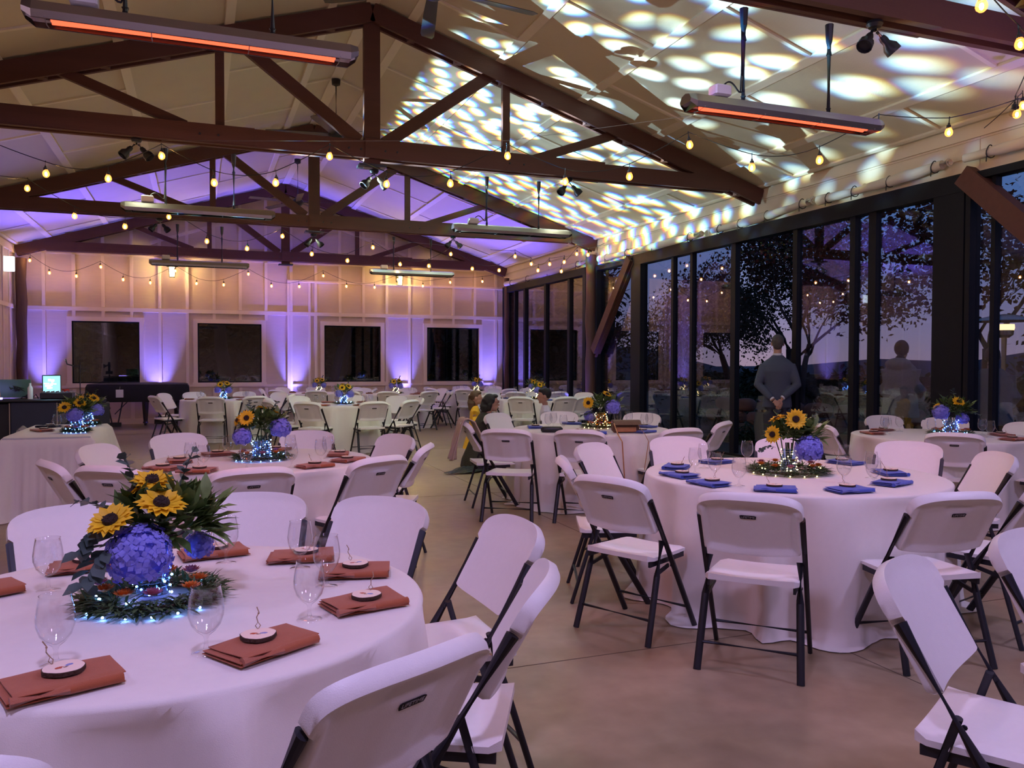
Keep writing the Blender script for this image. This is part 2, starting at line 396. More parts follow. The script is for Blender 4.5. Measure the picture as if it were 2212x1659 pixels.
# back wall with four window openings
WIN = [(-2.76, -1.33), (-.04, 1.45), (2.99, 4.45), (5.70, 7.17)]; WZ0, WZ1 = .97, 2.42
b = MB(); xs = [XL-.1]+[v for w in WIN for v in w]+[XR+.1]
for i in range(len(xs)-1):
    x0, x1 = xs[i], xs[i+1]
    if i % 2 == 0: b.box(((x0+x1)/2, YB+.08, ZW/2), (x1-x0, .16, ZW))
    else:
        b.box(((x0+x1)/2, YB+.08, WZ0/2), (x1-x0, .16, WZ0)); b.box(((x0+x1)/2, YB+.08, (WZ1+ZW)/2), (x1-x0, .16, ZW-WZ1))
g = [(XL-.1, ZW), (XR+.1, ZW), (XR+.1, roofz(XR+.1)), (XC, ZR+.05), (XL-.1, roofz(XL-.1))]
b.add([(x, YB, z) for x, z in g]+[(x, YB+.16, z) for x, z in g], [(0,1,2,3,4), (9,8,7,6,5), (0,5,6,1), (1,6,7,2), (2,7,8,3), (3,8,9,4), (4,9,5,0)])
struct(b.build('wall_back', 'wall', smooth=0))
b = MB()
bx = [-3.32+.61*k for k in range(19)]
for x in bx:
    inw = [w for w in WIN if w[0]-.12 < x < w[1]+.12]
    b.box((x, YB-.02, (2.75+3.95)/2), (.07, .04, 1.2))
    if inw:
        b.box((x, YB-.02, (2.52+2.66)/2), (.07, .04, .14)); b.box((x, YB-.02, (.12+.84)/2), (.07, .04, .72))
    else: b.box((x, YB-.02, (.12+2.66)/2), (.07, .04, 2.54))
    zt = roofz(x)-.12
    if zt > 4.3: b.box((x, YB-.012, (4.12+zt)/2), (.07, .024, zt-4.12))
b.box((XC, YB-.022, 2.70), (XR-XL, .044, .09)); b.box((XC, YB-.014, 4.04), (XR-XL, .03, .16)); b.box((XC, YB-.014, .89), (XR-XL, .02, .06))
for sx in (-1, 1):
    x1 = XC+sx*5.75; b.bar((XC, YB-.014, ZR-.1), (x1, YB-.014, roofz(x1)-.1), .03, .14, up=(0, 0, 1))
    b.bar((XC+sx*.1, YB-.014, 5.35), (XC+sx*3.1, YB-.014, 4.3), .024, .07, up=(0, 0, 1))
b.box(((2.07+XR)/2, YB-.04, 3.52), (XR-2.07, .08, .05)); b.box((2.10, YB-.03, 2.0), (.06, .06, 3.1)); b.box((2.62, YB-.02, 2.0), (.06, .04, 3.0))
struct(b.build('trim_3', 'wtrim', smooth=0))
b = MB(); b.box((XC, YB-.02, .06), (XR-XL, .04, .12)); struct(b.build('baseboard_back', 'wtrim', smooth=0))
for k, (x0, x1) in enumerate(WIN):
    e = bpy.data.objects.new(f'window_{k+1}', None); COL.objects.link(e); e.location = ((x0+x1)/2, YB, WZ0); struct(e)
    w, h = x1-x0, WZ1-WZ0; b = MB()
    for sx in (-1, 1): b.box((sx*(w/2+.05), -.02, h/2), (.10, .05, h))
    b.box((0, -.02, h+.05), (w+.2, .05, .10)); b.box((0, -.03, -.05), (w+.24, .07, .10))
    b.build('window_frame', 'wtrim', e, 0)
    b = MB()
    for sx in (-1, 1): b.box((sx*(w/2-.015), .05, h/2), (.03, .06, h))
    b.box((0, .05, h-.015), (w, .06, .03)); b.box((0, .05, .015), (w, .06, .03)); b.build('sash', 'dark', e, 0)
    b = MB(); b.box((0, .06, h/2), (w-.04, .006, h-.04)); b.build('pane', 'pane', e, 0)
# left wall (panelled) with trim
b = MB(); b.box((XL-.08, (YB+Y0)/2, ZW/2), (.16, YB-Y0+.3, ZW)); struct(b.build('wall_left', 'wall', smooth=0))
b = MB(); y = 1.0
while y < YB: b.box((XL+.012, y, ZW/2), (.024, .07, ZW-.1)); y += .61
b.box((XL+.014, (YB+Y0)/2, 2.70), (.028, YB-Y0, .09)); b.box((XL+.014, (YB+Y0)/2, 3.98), (.03, YB-Y0, .16))
struct(b.build('trim_4', 'wtrim', smooth=0))
b = MB(); b.box((XL+.02, (YB+Y0)/2, .06), (.04, YB-Y0, .12)); struct(b.build('baseboard_left', 'wtrim', smooth=0))
b = MB(); b.box((XC, Y0-.08, ZW/2), (XR-XL+.3, .16, ZW))
g = [(XL-.1, ZW), (XR+.1, ZW), (XR+.1, roofz(XR+.1)), (XC, ZR+.05), (XL-.1, roofz(XL-.1))]
b.add([(x, Y0, z) for x, z in g]+[(x, Y0-.16, z) for x, z in g], [(4,3,2,1,0), (5,6,7,8,9), (0,1,6,5), (1,2,7,6), (2,3,8,7), (3,4,9,8), (4,0,5,9)])
struct(b.build('wall_front', 'wall', smooth=0))
# right wall: header boards over glass
ZF = 3.55
b = MB(); L = YB-Y0
b.box((XR+.07, (YB+Y0)/2, (ZF+ZW)/2+.02), (.14, L, ZW-ZF+.04))
for z in (3.72, 3.90): b.box((XR-.006, (YB+Y0)/2, z), (.014, L, .012))
b.box((XR-.012, (YB+Y0)/2, 3.99), (.024, L, .14))
for y in (6.5, 14.15, 18.9): b.box((XR-.004, y, 3.8), (.01, .01, .45))
struct(b.build('wall_right', 'header', smooth=0))
# glazed sliding door bays: jambs, mullions, heads, panes
def bay(name, y0, y1, mull, zt, jw=(.14, .14), gap=None, x=XR, head=.16):
    e = bpy.data.objects.new(name, None); COL.objects.link(e); e.location = (x, y0, 0); struct(e)
    b = MB(); Lb = y1-y0
    b.box((.0, jw[0]/2, zt/2), (.16, jw[0], zt)); b.box((.0, Lb-jw[1]/2, zt/2), (.16, jw[1], zt))
    b.box((.0, Lb/2, zt-head/2), (.17, Lb-.01, head)); b.box((.02, Lb/2, .02), (.14, Lb, .04)); b.build('door_frame', 'dark', e, 0)
    for (ym, wm) in mull:
        b = MB(); b.box((.01, ym-y0, (zt-head)/2), (.09, wm, zt-head)); b.build('mullion', 'dark', e, 0)
    ys = [y0+jw[0]]+sorted(m[0] for m in mull)+[y1-jw[1]]
    for i in range(len(ys)-1):
        if gap is not None and i == gap: continue
        a, c = ys[i], ys[i+1]
        if c-a < .1: continue
        b = MB(); b.box((.02, (a+c)/2-y0, (zt-head)/2), (.008, c-a, zt-head)); b.build('pane', 'pane', e, 0)
    return e
bay('door_1', 16.02, 21.2, [(16.98, .12), (18.34, .12), (19.70, .12), (20.4, .06)], ZF, (.14, .2))
bay('door_2', 6.62, 13.95, [(7.97, .12), (8.30, .09), (9.39, .09), (10.82, .12), (12.0, .07), (12.6, .07)], ZF, (.40, .30), gap=3, head=.2)
bay('door_3', 13.95, 15.52, [], ZF-.05, (.06, .06), head=.08)
bay('door_4', 5.0, 6.6, [(6.3, .05)], ZF-.02, (.06, .06), head=.08)
bay('door_5', Y0+.1, 4.95, [(0.3, .1), (2.6, .1)], ZF, (.14, .14))
b = MB(); b.box((7.3, 11.3, .006), (.95, 2.6, .012), ch=.004)
tag(b.build('door_mat', 'mat_', smooth=0), 'dark flat floor mat inside the open glass door', 'mat')

# ------------------------------------------------------------------ log posts and braces
def post(x, y, z1, label, r=.11):
    b = MB(); pts = [(x+.008*sin(z*3+y), y+.01*cos(z*2.3), z*z1/8) for z in range(9)]
    b.tube(pts, [r*(1+.05*sin(i*2.1+y)) for i in range(9)], 14)
    return tag(b.build('log_post', 'log'), label, 'post', 'log posts under the trusses')
post(XL+.16, 20.98, 3.78, 'reddish brown log post in the back left corner')
post(XR-.06, 20.93, 3.78, 'slender log post in the back right corner beside the glass', .07)
post(XR-.13, 15.65, 3.76, 'log post with diagonal brace between two far glass bays')
post(XR-.13, 4.70, 3.76, 'log post at the near glass bay beyond the right edge')
b = MB(); b.bar((XR-.13, 15.42, 1.72), (XR-.06, 14.02, 3.5), .16, .2, up=(0, 1, 0)); b.bar((XR-.13, 15.40, 1.60), (XR-.06, 13.92, 3.42), .05, .03, up=(0, 1, 0))
tag(b.build('diagonal_brace', 'beam', smooth=0), 'square brown diagonal brace lit violet beside far log post', 'brace')
b = MB(); b.bar((XR-.12, 4.86, 1.9), (XR-.05, 6.62, 3.52), .18, .22, up=(0, 1, 0))
tag(b.build('diagonal_brace', 'beam', smooth=0), 'thick red-brown diagonal brace at the upper right edge', 'brace')

# ------------------------------------------------------------------ trusses
b = MB(); b.lathe([(0, .012), (.012, .01), (.014, 0)], 8, (0, 0, 0), (0, -1, 0)); BOLT = b.build('bolt', 'black')
def truss(y, label, near):
    t = thing('roof_truss', label, 'truss', (XC, y, 3.98), 0, 'red-brown roof trusses')
    Z = lambda z: z-3.98
    def rt(x): return roofz(XC+x)-.035
    for sx in (-1, 1):
        b = MB(); xe = 5.84
        for dy in (-.07, .07):
            b.bar((0, dy, Z(rt(0)-.115)), (sx*xe, dy, Z(rt(xe)-.115)), .045, .23, up=(0, 0, 1))
        for k in range(9): xx = sx*(.5+k*.62); b.bar((xx-.05, 0, Z(rt(abs(xx))-.2)), (xx+.05, 0, Z(rt(abs(xx))-.2)), .10, .06, up=(0, 0, 1))
        b.build('rafter', 'beam', t, 0)
    b = MB()
    for dy in (-.071, .071): b.box((0, dy, Z(4.09)), (10.5, .056, .21))
    for dy in (-.104, .104): b.box((1.55, dy, Z(4.10)), (3.3, .02, .235)); b.box((-3.0, dy, Z(4.10)), (.0+3.2, .02, .2))
    b.build('bottom_chord', 'beam', t, 0)
    b = MB(); b.box((0, 0, Z((3.88+rt(0)-.02)/2)), (.20, .09, rt(0)-.02-3.88)); b.build('king_post', 'beam', t, 0)
    b = MB(); b.box((0, 0, Z(3.90)), (.34, .2, .03))
    b.build('bolt_plate', 'black', t)
    for px in (-.3, -.15, .15, .3, 1.8, 2.0, -1.8, -2.0):
        o = BOLT.copy(); COL.objects.link(o); o.parent = t; o.location = (px, -.114, Z(4.08))
    for sx in (-1, 1):
        for p0, p1, w in (((sx*1.78, 4.15), (sx*1.78, rt(1.78)-.2), .10), ((sx*.16, 4.2), (sx*1.58, rt(1.58)-.16), .15), ((sx*2.15, 4.18), (sx*3.45, rt(3.45)-.16), .11)):
            b = MB(); b.bar((p0[0], 0, Z(p0[1])), (p1[0], 0, Z(p1[1])), .07, w, up=(1, 0, 0) if p0[0] == p1[0] else (0, 0, 1)); b.build('web', 'beam', t, 0)
    return t
truss(TY[0], 'roof truss behind the camera, out of view', 1)
truss(TY[1], 'nearest roof truss, only its chord showing at top right', 1)
truss(TY[2], 'large roof truss spanning the upper middle of the view', 1)
truss(TY[3], 'roof truss second from the back, between large truss and gable', 0)
truss(TY[4], 'rearmost roof truss tight against the back gable wall', 0)

bpy.data.objects.remove(BOLT)
# ------------------------------------------------------------------ heaters, spot pairs, fans
def heater(x, y, lit, label):
    t = thing('infrared_heater', label, 'heater', (x, y, 3.22), 0, 'bar heaters hanging under the trusses')
    hl = .79; b = MB()
    prof = [(-.075, -.055), (-.085, -.02), (-.055, .035), (0, .055), (.055, .035), (.085, -.02), (.075, -.055)]
    vs = [(xx, p[0], p[1]) for xx in (-hl, hl) for p in prof]; n = len(prof)
    inn = [(xx, p[0]*.88, p[1]*.8-.008) for xx in (-hl, hl) for p in prof]
    fs = [(i, i+1, n+i+1, n+i) for i in range(n-1)]+[(2*n+i+1, 2*n+i, 3*n+i, 3*n+i+1) for i in range(n-1)]
    fs += [(0, n, 3*n, 2*n), (n-1, 2*n+n-1, 3*n+n-1, 2*n-1)]
    b.add(vs+inn, fs); b.build('housing', 'steelb', t, 30)
    for sx in (-1, 1):
        b = MB(); b.add([(sx*hl, p[0], p[1]) for p in prof]+[(sx*(hl+.045), p[0]*.8, p[1]*.6+.01) for p in prof], [(i, i+1, n+i+1, n+i) for i in range(n-1)]+[tuple(range(n, 2*n)), tuple(range(n))])
        b.build('end_cap', 'steelb', t, 30)
    b = MB(); b.box((0, 0, -.012), (2*hl-.08, .12, .006)); b.build('reflector', 'reflector', t, 0)
    for sy in (-1, 1):
        b = MB(); b.tube([(-hl+.08, sy*.019, -.034), (hl-.08, sy*.019, -.034)], .0165, 10); b.build('heating_element', 'element' if lit else 'element_off', t)
    b = MB()
    for k in range(4): xx = -hl+.06+k*(2*hl-.12)/3; b.tube([(xx, -.08, -.05), (xx, 0, -.062), (xx, .08, -.05)], .0025, 5)
    for sy in (-1, 1): b.tube([(-hl, sy*.07, -.055), (hl, sy*.07, -.055)], .003, 5)
    b.build('guard_wire', 'wire', t)
    for px in (-.37, .37):
        b = MB(); b.tube([(px, 0, .06), (px, 0, .46)], .014, 8); b.tube([(px, 0, .46), (px, 0, .56), (px, 0, .68)], [.02, .022, .03], 8); b.tube([(px, 0, .045), (px, 0, .08)], .02, 6); b.build('hanging_pole', 'black', t)
    b = MB(); b.box((-.56, 0, .09), (.13, .10, .075), ch=.01); b.build('junction_box', 'box', t)
    b = MB(); pts = [(-.56+.02, 0, .125)]
    for k in range(1, 11): s = k/10; pts.append((-.54+s*.15, .0, .125+.055*sin(pi*min(1, s*1.15))*(1-s*.3)-.02*s))
    pts += [(-.385, .01, .12), (-.375, .012, .3), (-.378, .012, .6)]; b.tube(pts, .006, 6); b.build('power_cable', 'cord', t)
    return t
heater(.02, TY[1], True, 'glowing red bar heater hanging at the upper left, the nearest')
heater(3.89, TY[1], True, 'glowing red bar heater hanging at upper right before the lit ceiling')
heater(.02, TY[2], False, 'unlit long bar heater left of centre under the large truss')
heater(3.91, TY[2], False, 'unlit bar heater right of centre under the large truss')
heater(.02, TY[3], False, 'small distant unlit bar heater over the first and second windows')
heater(3.90, TY[3], False, 'small distant unlit bar heater over the third back window')
heater(.02, TY[0], False, 'bar heater behind the camera on left'); heater(3.9, TY[0], False, 'bar heater behind the camera on right')

t = thing('spotlight_pair', '', 'spotlight')
b = MB(); b.lathe([(.055, 0), (.06, -.02), (.045, -.045), (0, -.05)], 14); b.tube([(0,0,-.03), (0,0,-.07)], .018, 8); b.build('mounting_plate', 'black', t)
for s in (-1, 1):
    b = MB(); a = Vector((s*.62, -.25, -.75)).normalized()
    p = Vector((s*.02, 0, -.07)); b.tube([p, p+a*.05], .012, 8); c = p+a*.05
    b.lathe([(0, 0), (.022, .0), (.03, .03), (.028, .06), (.055, .10), (.058, .15), (.052, .152), (.048, .125), (0, .12)], 14, c, a)
    b.build('lamp_head', 'black', t)
SP = Proto(t)
for (x, y, l) in ((-.65, 2, 'black twin spotlight under the large truss, left'), (2.05, 2, 'black twin spotlight under the middle of the large truss'),
                  (4.72, 2, 'black twin spotlight under the large truss, right'), (4.68, 1, 'black twin spotlight under the nearest truss at upper right'),
                  (-.64, 3, 'small black twin spotlight under second-rear truss, left'), (2.01, 3, 'small black twin spotlight under second-rear truss, centre'),
                  (4.73, 3, 'small black twin spotlight under second-rear truss, right')):
    SP.put((x, TY[y], 3.865 if abs(x-2.03) < .1 else 3.985), 0, l, 'twin spotlights under the trusses')
def fan(y, zh, a0, label):
    t = thing('ceiling_fan', label, 'ceiling fan', (XC, y, zh), 0, 'black ceiling fans along the ridge')
    b = MB(); b.tube([(0, 0, .1), (0, 0, ZR-zh-.05)], .014, 8); b.lathe([(.02, ZR-zh-.15), (.065, ZR-zh-.13), (.07, ZR-zh-.05)], 14); b.build('downrod', 'black', t)
    b = MB(); b.lathe([(0, -.09), (.05, -.085), (.1, -.05), (.125, -.01), (.12, .04), (.07, .08), (.03, .12), (.02, .13)], 20); b.build('motor_housing', 'black', t)
    for k in range(5):
        a = a0+k*2*pi/5; d = Vector((cos(a), sin(a), 0)); n = Vector((-sin(a), cos(a), 0))
        b = MB(); vs = []
        for (r, w0, w1, z) in ((.1, .03, .03, 0), (.2, .055, .05, .0), (.6, .07, .06, -.004), (1.0, .08, .06, -.012), (1.06, .06, .045, -.014)):
            for (w, dz) in ((-w0, -.012), (w1, .014)):
                for th in (-.003, .003): vs.append(d*r+n*w+Vector((0, 0, z+dz+th)))
        fs = []
        for i in range(4): q = i*4; fs += [(q, q+4, q+6, q+2), (q+1, q+3, q+7, q+5), (q, q+1, q+5, q+4), (q+2, q+6, q+7, q+3)]
        fs += [(0, 2, 3, 1), (16, 17, 19, 18)]
        b.add(vs, fs); b.build('blade', 'blade', t, 0)
    return t
fan(7.30, 4.86, .12, 'black five-blade ceiling fan cut by the top edge')
fan(13.0, 5.02, .5, 'black ceiling fan half hidden behind the large truss')
fan(18.35, 4.95, .9, 'distant black ceiling fan near the back gable')

# ------------------------------------------------------------------ string lights
bm_ = MB(); bm_.lathe([(0, -.098), (.012, -.096), (.024, -.085), (.0285, -.070), (.026, -.055), (.017, -.036), (.013, -.03)], 9)
BULB = bm_.build('light_bulb', 'bulb'); bm_ = MB(); bm_.ell((0, 0, -.070), (.0105, .0105, .018), 6, 4); FILA = bm_.build('filament', 'filament')
bm_ = MB(); bm_.lathe([(0, .0), (.007, .0), (.008, -.012), (.0155, -.016), (.016, -.045), (.0, -.045)], 8); bm_.tube([(0,0,.045), (0,0,-.002)], .004, 6)
SOCK = bm_.build('socket', 'cord')
BOFF = MB(); BOFF.lathe([(0, -.098), (.012, -.096), (.024, -.085), (.0285, -.070), (.026, -.055), (.017, -.036), (.013, -.03)], 9); BOFF = BOFF.build('light_bulb', 'bulboff')
def string(label, pts, tails=(), wire=None, off=(), pitch=None):
    "pts: (kind, x, y, z of bulb centre)"
    p0 = Vector(pts[0][1:]); t = thing('string_lights', label, 'string lights', tuple(p0), 0, 'festoon string lights across the hall')
    b = MB(); cp = []
    up = Vector((0, 0, .12))
    P = [Vector(q[1:])+up+Vector((0, 0, .045)) for q in pts]; P = [Vector(q) for q in tails[:1]]+P+[Vector(q) for q in tails[1:]]
    K = ['t']*len(tails[:1])+[q[0] for q in pts]+['t']*len(tails[1:])
    path = []
    for i in range(len(P)-1):
        a, c = P[i], P[i+1]; sag = .05 if K[i] == 'l' and K[i+1] == 'l' else .012
        for k in range(6): s = k/6; path.append(a.lerp(c, s)-Vector((0, 0, sag*4*s*(1-s))))
    path.append(P[-1]); b.tube([p-p0 for p in path], .0045, 5); b.build('cord', 'cord', t)
    for i, q in enumerate(pts):
        pv = Vector(q[1:])-p0+Vector((0, 0, .075)); tl = rnd.uniform(-.1, .1)
        for o0 in ((BOFF if i in off else BULB), SOCK):
            o = o0.copy(); COL.objects.link(o); o.parent = t; o.location = pv+Vector((0, 0, .045)); o.rotation_euler = (tl, rnd.uniform(-.1, .1), 0)
            o.scale = (1.25,)*3
            if o0 is BULB: f_ = FILA.copy(); COL.objects.link(f_); f_.parent = o
    if wire:
        b = MB(); b.tube([Vector(w)-p0 for w in wire], .0022, 5); b.build('support_wire', 'wire', t)
    return t
sA = [(-1.51,9.88,3.41),(-.89,9.65,3.36),(-.36,9.45,3.6),(.15,9.25,3.32),(.77,9.01,3.32),(1.3,8.81,3.6),(1.86,8.59,3.31),(2.49,8.33,3.31),(3.04,8.11,3.6),(3.55,7.75,3.3),(4.1,7.38,3.32),(4.58,7.04,3.6),(5.04,6.64,3.33),(5.51,6.24,3.35),(5.89,5.9,3.6),(6.33,5.52,3.51),(6.73,5.17,3.62)]
pk = lambda L: [('p' if p[2] > 3.55 else 'l',)+p for p in L]
string('nearest row of warm bulbs swagged across below the large truss', pk(sA), [(-2.2, 10.1, 3.85), (7.6, 4.6, 3.95)], [(-.36, 9.45, 3.80), (1.3, 8.81, 3.80), (3.04, 8.11, 3.80), (5.0, 6.6, 3.93)])
sB = [(-2.01,11.82,3.6),(-1.54,12.27,3.36),(-.97,12.79,3.34),(-.42,13.32,3.6),(.12,13.71,3.32),(.75,14.18,3.3),(1.34,14.61,3.6),(1.88,14.85,3.35),(2.55,15.15,3.3),(3.07,15.39,3.6),(3.61,15.5,3.32),(4.22,15.63,3.33),(4.7,15.73,3.6),(5.2,15.84,3.34),(5.82,15.97,3.35)]
string('middle row of warm bulbs swagged from left to the far right', pk(sB), [(-3.0, 11.2, 3.7), (6.2, 16.1, 3.75)], [(-.42, 13.32, 3.8), (1.34, 14.61, 3.80), (3.07, 15.39, 3.80), (4.7, 15.73, 3.80)])
sC = [(-3.5,20.8,3.68),(-3.13,20.8,3.42),(-2.59,20.8,3.37),(-2.1,20.8,3.6),(-1.63,20.8,3.33),(-1.06,20.8,3.28),(-.52,20.8,3.58),(-.05,20.8,3.3),(.55,20.8,3.29),(1.11,20.8,3.57),(1.65,20.8,3.3),(2.31,20.8,3.31),(2.9,20.8,3.6),(3.48,20.8,3.36),(4.19,20.8,3.36),(4.8,20.8,3.58),(5.46,20.8,3.44),(6.2,20.8,3.56),(7.1,20.8,3.62)]
string('rearmost row of small warm bulbs swagged along the back wall', pk(sC), [(-3.7, 20.85, 3.9), (7.6, 20.8, 3.9)])
string('short string of warm bulbs along the glass wall at centre right', [('p',5.92,15.3,3.56),('l',6.3,15.4,3.44),('l',6.55,15.6,3.34),('l',6.8,15.6,3.48),('p',7.0,15.3,3.5),('l',7.2,15.9,3.38),('p',7.1,14.9,3.62),('l',7.2,14.6,3.57)], [(5.5, 15.6, 3.75), (7.4, 14.3, 3.8)])
string('closest string of bulbs crossing the upper right corner', [('p',4.36,3.59,3.55),('l',5.12,3.93,3.55),('p',5.8,4.3,3.66),('l',6.48,5.0,3.56),('p',7.1,5.4,3.8)], [(3.9, 3.0, 3.95), (7.6, 6.2, 3.9)], off=(3,))
string('string of bulbs behind the left end of the large truss', [('p',-3.0,10.7,3.62),('l',-2.5,11.3,3.5)], [(-3.6, 10.2, 3.8), (-2.1, 11.8, 3.75)])
for o in (BULB, SOCK, BOFF, FILA): bpy.data.objects.remove(o)

# ------------------------------------------------------------------ rolled canvas screens on the header
def roll(y0, y1, z0, z1, label, seed):
    t = thing('canvas_screen_roll', label, 'rolled screen', (XR-.10, y0, 3.62), 0, 'rolled canvas screens above the glass')
    b = MB(); n = 22; rs = []; pts = []
    q = random.Random(seed)
    for i in range(n+1):
        s = i/n; pts.append((.0+q.uniform(-.004, .004), (y1-y0)*s, z0+(z1-z0)*s-3.62-.02*sin(pi*s)+q.uniform(-.004, .004))); rs.append(.058+.012*sin(s*9+seed)+q.uniform(-.004, .004))
    b.tube(pts, rs, 12); b.build('canvas', 'canvas', t)
    b = MB(); b.tube([(pts[0][0], -.02, pts[0][2]), (pts[0][0], .05, pts[0][2])], .035, 12, cap=False); b.lathe([(.035, 0), (.03, 0), (.028, .05)], 12, (pts[0][0], -.02, pts[0][2]), (0, 1, 0)); b.build('roll_core', 'wtrim', t)
    b = MB()
    for s in (.12, .42, .72, .95):
        k = int(s*n); p = Vector(pts[k]); b.tube([p+Vector((.062*cos(a), .01*sin(a*2), .068*sin(a))) for a in [i*2*pi/12 for i in range(13)]], .006, 5)
        b.tube([p+Vector((-.055, 0, -.03)), p+Vector((-.05, .01, -.11))], .006, 5)
    b.build('strap', 'cord', t)
roll(8.95, 11.3, 3.68, 3.62, 'rolled canvas blind above the man in suit, open end near camera', 3)
roll(6.8, 8.85, 3.70, 3.66, 'rolled canvas blind above the wide dark door panel', 5)
roll(3.2, 6.6, 3.76, 3.70, 'rolled canvas blind running to the upper right edge', 8)
roll(11.6, 15.3, 3.62, 3.64, 'rolled canvas blind catching caustic light above the middle glass', 11)
roll(15.9, 20.9, 3.66, 3.62, 'farthest rolled canvas blind above the far glass bay', 17)

# ------------------------------------------------------------------ wall lanterns
def lantern(x, y, z, label, out=False):
    t = thing('wall_lantern', label, 'lantern', (x, y, z), 0)
    b = MB(); b.box((0, .0, .12), (.14, .03, .30), ch=.01); b.tube([(0, -.01, .2), (0, -.10, .24), (0, -.14, .2)], .012, 6); b.build('back_plate', 'black', t)
    b = MB()
    for sx in (-1, 1):
        for sy in (-1, 1): b.bar((sx*.06, -.14+sy*.06, -.12), (sx*.075, -.14+sy*.075, .12), .010, .010)
    for z_ in (-.12, .0, .12): 
        w = .12+(z_+.12)*.13
        for sx in (-1, 1): b.bar((sx*w/2, -.14-w/2, z_), (sx*w/2, -.14+w/2, z_), .01, .01); b.bar((-w/2, -.14+sx*w/2, z_), (w/2, -.14+sx*w/2, z_), .01, .01)
    b.lathe([(.13, .12), (.09, .16), (.03, .2), (0, .21)], 4, (0, -.14, 0)); b.build('cage', 'black', t, 0)
    b = MB(); b.loft([(0, -.14, -.115, .052, .052), (0, -.14, .115, .068, .068)], 8); b.build('glowing_glass', 'lantern', t)
    return t
lantern(-.6, YB-.02, 3.62, 'lit wall lantern on the back wall, left one above windows')
lantern(4.93, YB-.02, 3.62, 'lit wall lantern on the back wall, right one above windows')

